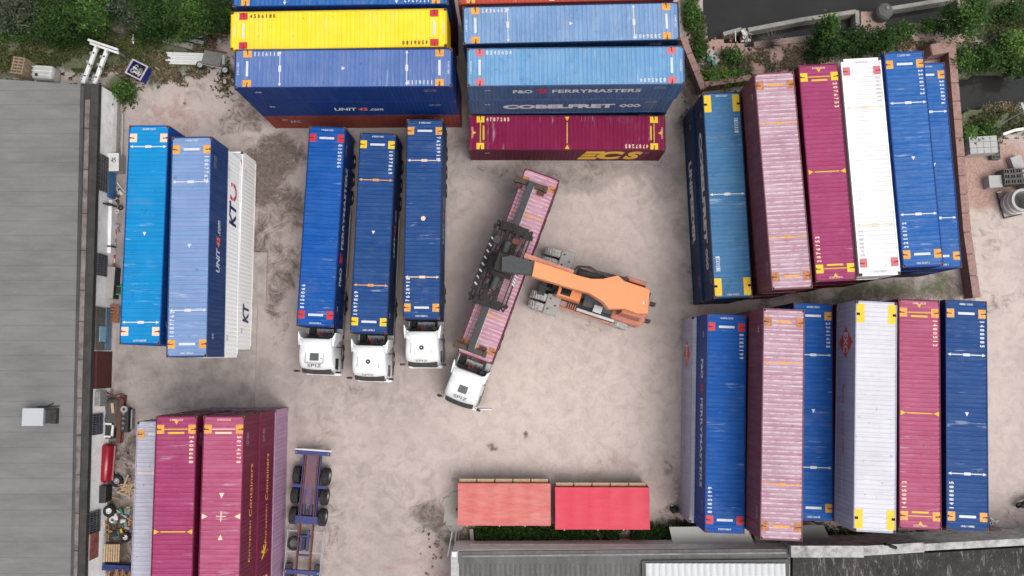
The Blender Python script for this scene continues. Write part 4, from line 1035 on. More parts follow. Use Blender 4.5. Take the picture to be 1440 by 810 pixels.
PINK = blobs([(1170, 85, 150, 34, 1), (1010, 65, 40, 30, .9), (1290, 70, 60, 22, .9), (1395, 245, 60, 45, 1.1), (1300, 30, 20, 20, .4), (1225, 25, 22, 14, .8), (1345, 70, 30, 20, .8), (150, 110, 30, 14, .4), (590, 800, 60, 40, .3), (855, 668, 60, 12, .35), (790, 660, 30, 8, .3), (250, 170, 40, 30, .5), (990, 45, 12, 16, .4)])
GRAV = blobs([(790, 240, 190, 22, .9), (640, 230, 30, 60, .7), (970, 300, 16, 120, .5), (600, 200, 60, 30, .8), (530, 180, 120, 16, .9), (420, 190, 40, 20, .8), (280, 530, 120, 60, .6), (440, 560, 140, 40, .45), (560, 700, 60, 60, .35), (920, 250, 60, 30, .5), (190, 350, 25, 250, .4), (1150, 100, 80, 20, .3), (500, 720, 90, 90, .35), (960, 150, 14, 60, .9)])
def mval(bl, x, y, h):
    s = 0.0
    for bx, by, rx, ry, a in bl:
        dx = (x - bx) / rx; dy = (y - by) / ry; d = dx * dx + dy * dy
        if d < 5: s = max(s, a * math.exp(-d * d * .45) if d > .0 else a)
    return s
from mathutils import noise as mn
xs = [-900, -400, -150, -80, -50] + [-42 + .3 * i for i in range(int(84 / .3) + 1)] + [50, 80, 150, 400, 900]
ys = [-900, -400, -150, -70, -35] + [-20 + .3 * i for i in range(int(49 / .3) + 1)] + [36, 45, 70, 150, 400, 900]
gv = []; cA = []; cB = []
CX = [(min(p[0] for p in c_), max(p[0] for p in c_), min(p[1] for p in c_), max(p[1] for p in c_)) for c_ in CANALS]
for y in ys:
    for x in xs:
        z = .035 * mn.noise(Vector((x * .25, y * .25, 0))) if abs(x) < 45 and -21 < y < 30 else 0
        for c_, bb in zip(CANALS, CX):
            if bb[0] - 1 < x < bb[1] + 1 and bb[2] - 1 < y < bb[3] + 1:
                jx = .12 * mn.noise(Vector((x * 1.5, y * 1.5, 5)))
                if inside((x + jx, y + jx), c_): z = -1.9
        gv.append((x, y, z - .05))
        wx = x + 1.3 * mn.noise(Vector((x * .35, y * .35, 3))); wy = y + 1.3 * mn.noise(Vector((x * .35, y * .35, 9)))
        far = abs(x) > 45 or y > 30 or y < -21
        cA += [mval(PALE, wx, wy, 0), .9 if far else mval(GRASS, wx, wy, 0), mval(MUD, wx, wy, 0), mval(PINK, wx, wy, 0)]
        cB += [mval(GRAV, wx, wy, 0), 0, 0, 1]
nx = len(xs)
gf = [(j * nx + i, j * nx + i + 1, (j + 1) * nx + i + 1, (j + 1) * nx + i) for j in range(len(ys) - 1) for i in range(nx - 1)]
gm = bpy.data.meshes.new('ground'); gm.from_pydata(gv, [], gf)
for nm, dt in (('dirtA', cA), ('dirtB', cB)):
    at_ = gm.color_attributes.new(nm, 'FLOAT_COLOR', 'POINT'); at_.data.foreach_set('color', dt)
m_, nt, b_ = newmat('yard_ground')
tc = nt.nodes.new('ShaderNodeTexCoord'); P = tc.outputs['Object']
def attr(n):
    a = nt.nodes.new('ShaderNodeVertexColor'); a.layer_name = n; s = nt.nodes.new('ShaderNodeSeparateColor'); nt.links.new(a.outputs['Color'], s.inputs[0]); return s.outputs[0], s.outputs[1], s.outputs[2], a.outputs['Alpha']
pale, grs, mud, pink = attr('dirtA'); grav = attr('dirtB')[0]
n_big = noise(nt, .18, 6, P, .62, .4); n_mid = noise(nt, 1.1, 6, P, .68, .6); n_fine = noise(nt, 9, 5, P, .75); n_grit = noise(nt, 38, 3, P, .7)
def soft(mask, nz, gain=1.0, w=.28):
    """mask edge broken up by noise"""
    return ramp(nt, mth(nt, 'ADD', mask, mth(nt, 'MULTIPLY', mth(nt, 'SUBTRACT', nz, .5), 1.3)), .5 - w, .5 + w)
base = mixc(nt, ramp(nt, n_big, .35, .65), K(164, 151, 147), K(184, 169, 164))
c_ = mixc(nt, mth(nt, 'MULTIPLY', pale, .9), base, K(208, 192, 183))
c_ = mixc(nt, mth(nt, 'MULTIPLY', ramp(nt, n_mid, .42, .72), .42), c_, K(140, 128, 122))
c_ = mixc(nt, mth(nt, 'MULTIPLY', soft(grav, n_mid), .6), c_, K(128, 122, 120))
# wheel sweeps: long faint arcs of tyre dirt
wv = nt.nodes.new('ShaderNodeTexWave'); wv.wave_type = 'RINGS'; wv.rings_direction = 'Z'; wv.inputs['Scale'].default_value = .16; wv.inputs['Distortion'].default_value = 7; wv.inputs['Detail'].default_value = 4; wv.inputs['Detail Scale'].default_value = .6
nt.links.new(P, wv.inputs['Vector'])
c_ = mixc(nt, mth(nt, 'MULTIPLY', ramp(nt, wv.outputs['Fac'], .72, 1.0), .07), c_, K(226, 212, 204))
c_ = mixc(nt, soft(pink, n_mid), c_, mixc(nt, ramp(nt, n_fine, .35, .65), K(150, 116, 106), K(192, 160, 146)))
n_pat = noise(nt, .75, 9, P, .8, 1.2); n_crum = noise(nt, 3.2, 8, P, .8)
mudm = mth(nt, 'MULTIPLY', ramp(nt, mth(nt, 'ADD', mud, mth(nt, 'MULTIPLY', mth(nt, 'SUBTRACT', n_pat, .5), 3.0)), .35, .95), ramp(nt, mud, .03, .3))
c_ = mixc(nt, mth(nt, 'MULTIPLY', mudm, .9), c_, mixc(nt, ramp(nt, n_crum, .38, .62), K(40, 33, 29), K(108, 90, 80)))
c_ = mixc(nt, mth(nt, 'MULTIPLY', ramp(nt, mth(nt, 'ADD', n_crum, mth(nt, 'MULTIPLY', grav, .06)), .56, .74), .35), c_, K(112, 101, 95))
c_ = mixc(nt, soft(grs, n_mid, 1, .2), c_, mixc(nt, ramp(nt, n_fine, .35, .65), (.022, .034, .012), (.075, .085, .035)))
c_ = mixc(nt, mth(nt, 'MULTIPLY', ramp(nt, n_grit, .5, .70), .42), c_, K(105, 96, 90))
c_ = mixc(nt, mth(nt, 'MULTIPLY', ramp(nt, n_grit, .5, .3), .2), c_, K(225, 215, 205))
vo = nt.nodes.new('ShaderNodeTexVoronoi'); vo.inputs['Scale'].default_value = .9; nt.links.new(P, vo.inputs['Vector'])
spots = mth(nt, 'MULTIPLY', mth(nt, 'LESS_THAN', vo.outputs['Distance'], .035), ramp(nt, n_big, .5, .6))
c_ = mixc(nt, mth(nt, 'MULTIPLY', spots, .6), c_, K(80, 70, 64))
gain = nt.nodes.new('ShaderNodeVectorMath'); gain.operation = 'SCALE'; gain.inputs['Scale'].default_value = 1.34; nt.links.new(c_, gain.inputs[0])
nt.links.new(gain.outputs[0], b_.inputs['Base Color']); b_.inputs['Roughness'].default_value = .92
bump(nt, b_, mth(nt, 'ADD', n_fine, mth(nt, 'MULTIPLY', n_mid, 2.0)), .5, .04)
g = link('ground', gm, m_, None); tag(g, None, None, kind='structure')

m_, nt, b_ = newmat('canal_water'); tc = nt.nodes.new('ShaderNodeTexCoord'); P = tc.outputs['Object']
nt.links.new(mixc(nt, ramp(nt, noise(nt, .5, 4, P), .4, .65), (.018, .018, .017), (.024, .023, .022)), b_.inputs['Base Color'])
b_.inputs['Roughness'].default_value = .12; b_.inputs['Specular IOR Level'].default_value = .3; bump(nt, b_, noise(nt, 5, 3, P), .06, .02)
m = MB(); q = CANALS[0]; m.add([(11, 22, -.85), (44, 22, -.85), (44, 80, -.85), (11, 80, -.85)], [(0, 1, 2, 3)])
tag(m.build('canal_water', m_), None, None, kind='structure')
a, b = w2(1336, 160), w2(1700, 80)
m = MB(); m.add([(a[0], a[1], -.82), (b[0] + 10, a[1], -.82), (b[0] + 10, 21.9, -.82), (a[0], 21.9, -.82)], [(0, 1, 2, 3)]); tag(m.build('side_channel_water', m_), None, None, kind='structure')

# concrete slab in front of the warehouse, with saw-cut joints
m_ = None
M_slab = plain('yard_slab', K(182, 172, 166, .7), .9, var=.28, scale=.7, dirt=K(120, 110, 104))
xs_ = [w2(x, 500)[0] for x in (160, 275, 372)]; 
def slab(px0, py0, px1, py1):
    a, b = w2(px0, py0), w2(px1, py1)
    m = MB(); m.box(a[0] + .01, b[0] - .01, b[1], a[1], -.1, .02 + (px0 % 7) * .002); return m
for q in ((165, 430, 273, 574), (274, 430, 358, 574), (348, 355, 374, 428), (165, 300, 200, 428)):
    tag(slab(*q).build('concrete_slab', M_slab), None, None, kind='structure')

# quay walls and kerbs along the canal
M_quay = plain('quay_concrete', K(176, 172, 164), .85, var=.3, scale=1.5)
def wall(name, pts, w, z0, z1, mat, label, cat, group=None):
    t = thing(name, label, cat, at(*pts[0]), 0, group); Lm = local(t)
    for p, q in zip(pts, pts[1:]):
        a, b = Lm @ at(*p), Lm @ at(*q); a.z = b.z = (z0 + z1) / 2
        MB().bar(a, b, w, z1 - z0).build('wall_section', mat, t, bevel=.02)
    return t
wall('quay_wall', [(1052, 42), (1130, 27), (1204, 16)], .32, -1.2, .02, M_quay, 'long pale concrete quay beam slanting across the canal beyond the magenta container', 'quay wall', 'quay walls of the canal')
wall('quay_wall', [(1045, 40), (1051, 59)], .36, -1.2, .03, M_quay, 'short concrete wall closing the left end of the canal basin', 'quay wall', 'quay walls of the canal')
wall('quay_wall', [(1017, 48), (1043, 41)], .3, -1.2, .04, M_quay, 'short broken concrete edge at the left corner of the canal', 'quay wall', 'quay walls of the canal')
wall('quay_wall', [(1205, 15), (1206, 36)], .3, -1.2, .05, M_quay, 'concrete cross wall at the right end of the first canal basin', 'quay wall', 'quay walls of the canal')
wall('quay_wall', [(1240, 14), (1290, 6), (1350, -4)], .3, -1.2, .06, M_quay, 'concrete quay beam right of the round drum, running off the top edge', 'quay wall', 'quay walls of the canal')
wall('quay_wall', [(1060, 64), (1140, 54)], .5, -1.2, .07, plain('quay_pink', K(170, 148, 138), .85), 'pinkish concrete bank edge behind the bare twiggy shrub', 'quay wall', 'quay walls of the canal')
p = at(1237, 22); t = thing('concrete_drum', 'round dark grey drum lying at the canal edge between the two quay beams', 'drum', (p.x, p.y, 0))
MB().lathe([(0, 0), (.55, 0), (.62, .15), (.62, .8), (.5, .98), (.2, 1.05), (0, 1.05)], n=24).build('shell', plain('drum_grey', (.085, .083, .078), .85, var=.3), t, smooth=False)
MB().lathe([(0, 0), (.12, 0), (.12, .08), (0, .08)], (.1, .1, 1.05), n=12).build('lid', M_steel, t)

# brick walls
M_brick = plain('old_brick', K(165, 124, 114), .9, var=.4, scale=3.5, dirt=K(110, 90, 82)); M_coping = plain('brick_coping', K(186, 148, 138), .85, var=.35, scale=4)
def brickwall(pts, w, h, label):
    t = thing('brick_wall', label, 'brick wall', at(*pts[0]), 0, 'old brick walls around the yard'); Lm = local(t)
    for p, q in zip(pts, pts[1:]):
        a, b = Lm @ at(*p), Lm @ at(*q); a.z = b.z = h / 2 - .1
        MB().bar(a, b, w, h + .2).build('wall_section', M_brick, t)
        n = max(1, int((b - a).length / 1.3)); 
        for k in range(n):
            u = a.lerp(b, (k + .03) / n); v = a.lerp(b, (k + .97) / n); u.z = v.z = h + .03; MB().bar(u, v, w + .1, .06).build('coping', M_coping, t)
    return t
brickwall([(955, 60), (984, 133)], .35, 1.2, 'rusty brick wall slanting down beside the P&O FERRYMASTERS stack')
brickwall([(984, 127), (1050, 117)], .3, 1.2, 'low brick wall under the hedge behind the steel blue container')
brickwall([(1327, 74), (1337, 200), (1348, 330), (1361, 420)], .45, 1.1, 'long pinkish brick wall beside the right end of the upper right row')
brickwall([(1296, 80), (1328, 74)], .7, 1.3, 'short wide brick wall top behind the two overlapping blue containers')
brickwall([(1385, 757), (1388, 738)], .7, 1.0, 'small brick pier behind the last blue container, lower right row')

# ------------------------------------------------------------------ grey warehouse on the left
M_wroof = None
m_, nt, b_ = newmat('felt_roof'); v = objvec(nt, rnd=False); sp_ = nt.nodes.new('ShaderNodeSeparateXYZ'); nt.links.new(v, sp_.inputs[0])
seam = mth(nt, 'LESS_THAN', mth(nt, 'FRACT', mth(nt, 'ADD', mth(nt, 'DIVIDE', sp_.outputs[1], 1.03), mth(nt, 'MULTIPLY', noise(nt, .8, 2, v), .05))), .035)
cc = mixc(nt, ramp(nt, noise(nt, .5, 6, objvec(nt, .4, 1.6, 1, rnd=False), .7), .35, .68), K(144, 143, 141), K(122, 121, 120))
cc = mixc(nt, mth(nt, 'MULTIPLY', seam, .5), cc, K(100, 99, 98)); cc = mixc(nt, mth(nt, 'MULTIPLY', ramp(nt, noise(nt, 22, 4, v), .5, .7), .18), cc, K(90, 90, 90))
nt.links.new(cc, b_.inputs['Base Color']); b_.inputs['Roughness'].default_value = .9; M_wroof = m_
M_gut = plain('gutter_dark', (.045, .042, .04), .8, var=.3, scale=2); M_gutl = plain('gutter_silt', K(158, 146, 142), .7, var=.45, scale=1.1, dirt=K(95, 88, 84)); M_gutg = plain('gutter_felt', K(84, 82, 79), .85, var=.35, scale=1.5)
M_wwall = plain('white_render', K(252, 251, 250, .85), .85, var=.15, scale=1.2, dirt=K(190, 185, 180, .7))
HW = 2.75
wt = thing('warehouse', 'long grey flat-roofed warehouse with a dark gutter filling the left edge of the photo', 'warehouse', at(60, 460, 0)); Lw = local(wt)
def wp(px, py, z): p = Lw @ at(px, py, z); return (p.x, p.y, z)
def wband(name, xa0, xa1, xb0, xb1, z0, z1, mat, ya=118, yb=900, bev=0):
    """strip of roof between two slanting lines: x at the north end, x at the south end"""
    f = lambda x0, x1, y: x0 + (x1 - x0) * (y - 118) / (810 - 118)
    P = [wp(f(xa0, xa1, ya), ya, z1), wp(f(xb0, xb1, ya), ya + .06 * 0, z1), wp(f(xb0, xb1, yb), yb, z1), wp(f(xa0, xa1, yb), yb, z1)]
    m = MB(); m.prism([(p[0], p[1]) for p in P], z0, z1); return m.build(name, mat, wt, bevel=bev)
P = [wp(-400, 84, HW + .35), wp(113, 119, HW + .35), wp(97, 900, HW + .35), wp(-400, 900, HW + .35)]
m = MB(); m.prism([(p[0], p[1]) for p in P], -.1, HW + .35); m.build('roof', M_wroof, wt)
wband('gutter', 113.5, 97, 139.5, 119.8, HW - .45, HW - .1, M_gut)
wband('gutter_lining', 120.5, 101.5, 127, 108.5, HW - .1, HW - .06, M_gutl, 140, 900)
wband('gutter_edge', 128, 110, 139, 119.2, HW - .1, HW, M_gutg)
def wallq(py, z):
    x = 141 + (121 - 141) * (py - 118) / 692; p = Lw @ at(x, py, HW - .45); return (p.x + .12 * (1 - z / 2.3), p.y, z)  # foot of the wall set outward, a lean added to catch more skylight
m = MB(); ys_w = [120 + (900 - 120) * k / 12 for k in range(13)]
for a_, b_ in zip(ys_w, ys_w[1:]):
    p, q = wallq(a_, 2.3), wallq(b_, 2.3); p0_, q0_ = wallq(a_, -.1), wallq(b_, -.1)
    m.add([p0_, q0_, q, p, (p[0] - .5, p[1], -.1), (q[0] - .5, q[1], -.1), (q[0] - .5, q[1], 2.3), (p[0] - .5, p[1], 2.3)], [(0, 3, 2, 1), (3, 7, 6, 2), (4, 5, 6, 7), (0, 4, 7, 3), (1, 2, 6, 5)])
m.build('wall', M_wwall, wt)
# junk inside the gutter line: leaves and joints
for yy in (180, 238, 300, 352, 408, 452, 505, 560, 612, 668, 722, 775):
    x0 = 113.5 + (98 - 113.5) * (yy - 118) / 692; a = wp(x0, yy, HW); b = wp(x0 + 24, yy, HW); m = MB(); m.bar((a[0], a[1], HW - .05), (b[0], b[1], HW - .05), .05, .04); m.build('gutter_joint', M_gut, wt)
def wallx(py, z=0.0):
    """world x, y of the warehouse's east face at the picture row of its top edge"""
    p = wallq(py, z); return p[0], p[1]
def wallbox(name, py0, py1, z0, z1, d, mat, parent=wt, bev=0.01):
    x0, y0 = wallx(py0, 2.3); x1, y1 = wallx(py1, 2.3); d += .12 * (1 - z0 / 2.3); m = MB()
    m.prism([(x0 - .02, y0), (x0 + d, y0), (x1 + d, y1), (x1 - .02, y1)], z0, z1); return m.build(name, mat, parent, bevel=bev)
M_wglass = plain('window_blue_glass', (.02, .04, .10), .15); M_grille = plain('window_grille', (.12, .12, .125), .5, .4)
def gwin(py0, py1, z0, z1, n, nz, mat=M_wglass):
    w = wallbox('window', py0, py1, z0, z1, .03, mat)
    for k in range(n + 1):
        py = py0 + (py1 - py0) * k / n; wallbox('grille', py - .5, py + .5, z0, z1, .09, M_grille, w, 0)
    for k in range(nz + 1):
        z = z0 + (z1 - z0) * k / nz; wallbox('grille', py0, py1, z - .025, z + .025, .11, M_grille, w, 0)
gwin(216, 266, 1.15, 2.35, 8, 4, plain('window_dark', (.02, .02, .022), .3)); gwin(356, 386, .95, 2.15, 9, 3); gwin(583, 612, .95, 2.2, 9, 3); gwin(722, 752, .95, 2.2, 9, 3)
M_bluep = plain('blue_panel', K(60, 140, 200), .5, var=.3, scale=2)
wallbox('blue_panel', 218, 272, .1, 1.1, .08, M_bluep); wallbox('blue_panel', 431, 492, .1, .9, .07, plain('blue_panel_faded', K(110, 150, 180), .6, var=.4, scale=2))
wallbox('shutter', 431, 492, .95, 2.2, .06, plain('shutter_grey', K(120, 118, 112), .6, var=.4, scale=3)); wallbox('blue_sign', 458, 480, .9, 1.7, .1, plain('sign_pale_blue', K(150, 200, 225), .5))
wallbox('door', 494, 547, .0, 2.1, .1, plain('maroon_door', K(95, 30, 32), .6, var=.4, scale=2)); wallbox('red_paint_patch', 753, 790, .9, 2.0, .012, plain('red_faded_paint', K(190, 110, 105), .8, var=.5, scale=2), bev=0)
wallbox('wall_plinth', 120, 216, 0, .55, .25, M_conc); wallbox('wall_plinth', 275, 352, 0, .8, .18, M_wwall); wallbox('wall_plinth', 620, 720, 0, .4, .2, M_conc)
wallbox('ac_unit', 550, 572, 1.0, 1.9, .35, plain('ac_unit_grey', K(165, 165, 162), .6, var=.4, scale=6))
for py, z in ((282, 1.6), (341, .9)): wallbox('bracket', py, py + 2, .3, z, .35, M_dark)
p = wp(52, 585, HW + .35)
rv = thing('roof_ventilator', 'white square ventilator box on the grey warehouse roof', 'ventilator', at(56, 585, HW + .35)); rv.location.z = HW + .35
p0 = local(rv) @ at(45.5, 586.5, HW + 1.45)
m = MB(); m.box(p0.x - .70, p0.x + .70, p0.y - .58, p0.y + .58, .95, 1.1); m.build('cover', plain('vent_cover', K(205, 208, 212), .5, var=.1), rv, bevel=.02)
m = MB(); m.box(p0.x - .55, p0.x + .78, p0.y - .45, p0.y + .45, .0, .95); m.build('housing', plain('vent_housing', K(105, 112, 118), .6, var=.3), rv)
m = MB(); m.box(p0.x + .78, p0.x + 1.15, p0.y - .5, p0.y + .5, 0, .35); m.bar((p0.x - .3, p0.y + .62, .06), (p0.x + 1.2, p0.y + .66, .06), .06); m.bar((p0.x + .3, p0.y + .62, .06), (p0.x + .75, p0.y + .85, .06), .07); m.build('flashing', M_dark, rv)

# ------------------------------------------------------------------ buildings along the bottom edge
HS = 3.1
M_sroof = None
m_, nt, b_ = newmat('corrugated_grey'); v = objvec(nt, rnd=False)
cc = mixc(nt, ramp(nt, noise(nt, .9, 6, objvec(nt, 1.6, .25, 1, rnd=False), .7), .36, .66), K(118, 116, 114), K(92, 90, 89)); cc = mixc(nt, mth(nt, 'MULTIPLY', ramp(nt, noise(nt, 3, 5, v), .55, .75), .3), cc, K(150, 148, 145))
nt.links.new(cc, b_.inputs['Base Color']); b_.inputs['Roughness'].default_value = .8; M_sroof = m_
sb = thing('workshop', 'low workshop with a grey corrugated roof and a raised white roof light panel, bottom centre', 'workshop', at(870, 800, 0)); Ls = local(sb)
def sp2(px, py, z): p = Ls @ at(px, py, z); return (p.x, p.y)
m = MB(); m.prism([sp2(636, 774, HS), sp2(1112, 771, HS), sp2(1112, 930, HS), sp2(636, 930, HS)], -.1, HS - .12); m.build('wall', plain('pale_wall', K(235, 230, 224, .8), .85, var=.25, scale=1), sb)
m = MB(); m.prism([sp2(660, 765, 2.0), sp2(940, 765, 2.0), sp2(940, 772, 2.0), sp2(660, 772, 2.0)], 1.85, 2.0); m.build('added_ledge', plain('added_ledge_pale', K(205, 198, 190, .7), .85, var=.3, scale=1.5), sb)  # made-up flat strip, added so the shaded pale wall reads bright
# ridge sheets with real corrugation
def sheet(name, px0, py0, px1, py1, z, mat, pitch=.33, dep=.045, th=.03):
    a = sp2(px0, py0, z); b = sp2(px1, py1, z); n = int((b[0] - a[0]) / pitch * 4); vs = []
    for i in range(n + 1):
        x = a[0] + (b[0] - a[0]) * i / n; zz = z + dep * [0, .7, 1, .7][i % 4]
        vs += [(x, a[1], zz), (x, b[1], zz)]
    fs = [(2 * i + 1, 2 * i + 3, 2 * i + 2, 2 * i) for i in range(n)]
    m = MB(); m.add(vs, fs); return m.build(name, mat, sb)
sheet('roof', 646, 791, 903, 930, HS, M_sroof)
m = MB(); m.prism([sp2(645, 775, HS), sp2(1111, 771, HS), sp2(1111, 793, HS), sp2(645, 793, HS)], HS - .1, HS + .06); m.build('ridge_flashing', M_sroof, sb, bevel=.02)
m = MB(); a = sp2(650, 782, HS); b = sp2(1105, 777, HS); m.bar((a[0], a[1], HS + .07), (b[0], b[1], HS + .07), .12, .06); m.build('ridge_cap', plain('pale_lead', K(150, 148, 145), .6, var=.4, scale=1.3), sb)
m = MB(); m.prism([sp2(634, 774, HS), sp2(644, 774, HS), sp2(643, 930, HS), sp2(634, 930, HS)], HS - .1, HS + .1); m.build('verge_board', plain('verge_grey', K(205, 205, 203, .6), .6, var=.3), sb, bevel=.02)
p = sp2(639, 778, HS); MB().box(p[0] - .17, p[0] + .17, p[1] - .17, p[1] + .17, HS + .1, HS + .3).build('vent_cap', M_whiteo, sb, bevel=.04)
m = MB(); m.prism([sp2(903, 789, HS + .3), sp2(1110, 787, HS + .3), sp2(1114, 930, HS + .3), sp2(903, 930, HS + .3)], HS - .1, HS + .22); m.build('roof_light_kerb', plain('kerb_dark', K(90, 90, 88), .7), sb)
sheet('roof_light', 908, 792, 1108, 930, HS + .28, plain('translucent_white', K(225, 230, 230, .6), .5, var=.12, scale=1), .42, .05)
db = thing('depot_building', 'building with a black bitumen roof and a white parapet along the bottom right', 'building', at(1270, 800, 0)); Ld = local(db)
def dp(px, py, z): p = Ld @ at(px, py, z); return (p.x, p.y)
m_, nt, b_ = newmat('bitumen'); b_.inputs['Specular IOR Level'].default_value = .15; v = objvec(nt, rnd=False); vs_ = objvec(nt, 1.5, .4, 1, rnd=False)
cc = mixc(nt, ramp(nt, noise(nt, .8, 6, v, .7), .35, .65), (.026, .024, .024), (.052, .047, .046)); cc = mixc(nt, mth(nt, 'MULTIPLY', ramp(nt, noise(nt, 1.8, 7, vs_, .85, .8), .54, .63), .6), cc, (.30, .28, .27))
nt.links.new(cc, b_.inputs['Base Color']); b_.inputs['Roughness'].default_value = .85; bump(nt, b_, noise(nt, 3, 4, v), .5, .04)
HD = 3.3
m = MB(); m.prism([dp(1115, 784, HD), dp(1300, 778, HD), dp(1440, 770, HD), dp(1640, 758, HD), dp(1640, 940, HD), dp(1115, 940, HD)], -.1, HD); m.build('roof', m_, db)
for q, w_ in (((1113, 776, 1215, 776), .75), ((1215, 775, 1300, 770), .62), ((1300, 770, 1445, 762), .45), ((1445, 762, 1640, 752), .45)):
    a = dp(q[0], q[1], HD + .3); b = dp(q[2], q[3], HD + .3); m = MB(); m.bar((a[0], a[1], HD / 2), (b[0], b[1], HD / 2), w_, HD + .5)
    m.build('parapet', plain('parapet_white', K(215, 213, 210), .75, var=.45, scale=1.5, dirt=K(130, 127, 123)), db)
a = dp(1250, 768, HD + .5); m = MB(); m.tube([(a[0] - .2, a[1] + .1, HD + .35), (a[0] - .1, a[1] + .1, HD + .9), (a[0] + .25, a[1], HD + .9), (a[0] + .25, a[1] - .05, HD + .4)], .11, 8); m.build('vent_pipe', M_black, db)
# lean-to sheets between the containers and the bottom buildings
def lean(name, q, z, mat, label):
    P = [at(x, y, z) for x, y in q]; c0 = sum(P, Vector()) / len(P); t = thing(name, label, 'roof panel', (c0.x, c0.y, 0), 0, 'grey sheet roofs beside the lower right row'); Lm = local(t)
    m = MB(); m.prism([tuple((Lm @ p).xy) for p in P], z - .08, z); m.build('panel', mat, t, bevel=.01)
    for p in P: v_ = Lm @ p; d = Vector((v_.x, v_.y, 0)) * .92; MB().box(d.x - .05, d.x + .05, d.y - .05, d.y + .05, -.05, z - .08).build('post', M_steel, t)
    return t
lean('sheet_roof', [(941, 741), (1050, 740), (1062, 767), (947, 769)], 1.5, plain('pale_sheet', K(186, 185, 180), .6, var=.18, scale=1), 'pale grey sheet roof below the strong blue P&O container')
lean('sheet_roof', [(1056, 741), (1158, 738), (1171, 766), (1066, 767)], 1.45, plain('grey_sheet', K(122, 121, 119), .7, var=.2, scale=1), 'dark grey sheet roof below the lower faded pink container')
lean('sheet_roof', [(1175, 762), (1262, 759), (1275, 768), (1175, 769)], 1.2, plain('grey_sheet2', K(98, 96, 92), .8, var=.3, scale=1), 'narrow dark grey sheet roof below the dull white container')
lean('sheet_roof', [(1262, 759), (1352, 756), (1378, 764), (1276, 768)], 1.2, plain('pale_sheet2', K(175, 172, 165), .8, var=.3, scale=1), 'narrow pale sheet roof below the rose container')
wall('low_wall', [(663, 742), (665, 764)], .25, -.1, .5, plain('pale_wall_top', K(186, 178, 170)), 'short pale concrete post wall left of the weeds', 'wall')

# ------------------------------------------------------------------ vegetation
def leafmat(n, c):
    if n in _mc: return _mc[n]
    m_, nt, b_ = newmat(n); g_ = nt.nodes.new('ShaderNodeNewGeometry')
    cc = mixc(nt, g_.outputs['Random Per Island'], tuple(x * .65 for x in c), tuple(min(1, x * 1.45) for x in c))
    nt.links.new(cc, b_.inputs['Base Color']); b_.inputs['Roughness'].default_value = .8
    tr = nt.nodes.new('ShaderNodeBsdfTranslucent'); nt.links.new(cc, tr.inputs['Color']); mx = nt.nodes.new('ShaderNodeMixShader'); mx.inputs[0].default_value = .2
    b_.inputs['Specular IOR Level'].default_value = .15; out = nt.nodes['Material Output']; nt.links.new(b_.outputs[0], mx.inputs[1]); nt.links.new(tr.outputs[0], mx.inputs[2]); nt.links.new(mx.outputs[0], out.inputs[0])
    _mc[n] = m_; return m_
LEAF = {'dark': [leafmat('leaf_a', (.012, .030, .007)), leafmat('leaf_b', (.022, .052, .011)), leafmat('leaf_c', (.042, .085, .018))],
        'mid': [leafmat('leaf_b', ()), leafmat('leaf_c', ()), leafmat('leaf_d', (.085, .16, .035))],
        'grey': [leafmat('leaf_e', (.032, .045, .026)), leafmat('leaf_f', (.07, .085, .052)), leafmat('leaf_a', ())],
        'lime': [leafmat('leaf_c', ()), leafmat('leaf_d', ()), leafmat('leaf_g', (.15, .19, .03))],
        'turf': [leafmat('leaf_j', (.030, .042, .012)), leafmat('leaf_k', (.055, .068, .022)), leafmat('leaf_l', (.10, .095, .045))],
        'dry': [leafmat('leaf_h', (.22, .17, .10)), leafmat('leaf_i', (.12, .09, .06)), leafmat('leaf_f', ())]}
M_bark = plain('bark', (.07, .05, .035), .9, var=.3, scale=6)
def leaf(m, p, s, rnd, flat=.6):
    a = rnd.uniform(0, 2 * PI); u = Vector((math.cos(a), math.sin(a), rnd.uniform(-flat, flat))).normalized(); w = u.cross(Vector((rnd.uniform(-.5, .5), rnd.uniform(-.5, .5), 1))).normalized()
    n = len(m.v); m.v += [tuple(p - u * s), tuple(p + w * s * .5), tuple(p + u * s), tuple(p - w * s * .5)]; m.f.append((n, n + 1, n + 2, n + 3)); m.mi.append(m.m)
def crown(rx, ry, rz, zc, kind, seed, dens=1.0, size=.11, core=.55):
    rnd = random.Random(seed); m = MB(); n = int(dens * 42 * (rx * ry + (rx + ry) * rz * .5)) + 8
    off = Vector((rnd.uniform(0, 50), rnd.uniform(0, 50), 0))
    for k in range(n):
        z_ = rnd.uniform(-.5, 1); a = rnd.uniform(0, 2 * PI); q = math.sqrt(max(0, 1 - z_ * z_)); d = Vector((q * math.cos(a), q * math.sin(a), z_))
        lob = .68 + .85 * mn.noise(d * 2.1 + off); rr = lob * rnd.uniform(core, 1.0) ** .5
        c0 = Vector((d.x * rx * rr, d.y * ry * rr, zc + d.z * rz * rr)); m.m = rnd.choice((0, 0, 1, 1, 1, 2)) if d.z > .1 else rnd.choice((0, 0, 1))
        cs = rnd.uniform(.12, .3)
        for j in range(rnd.randint(9, 15)):
            leaf(m, c0 + Vector((rnd.gauss(0, cs), rnd.gauss(0, cs), rnd.gauss(0, cs * .6))), size * rnd.uniform(.6, 1.3), rnd)
    return m
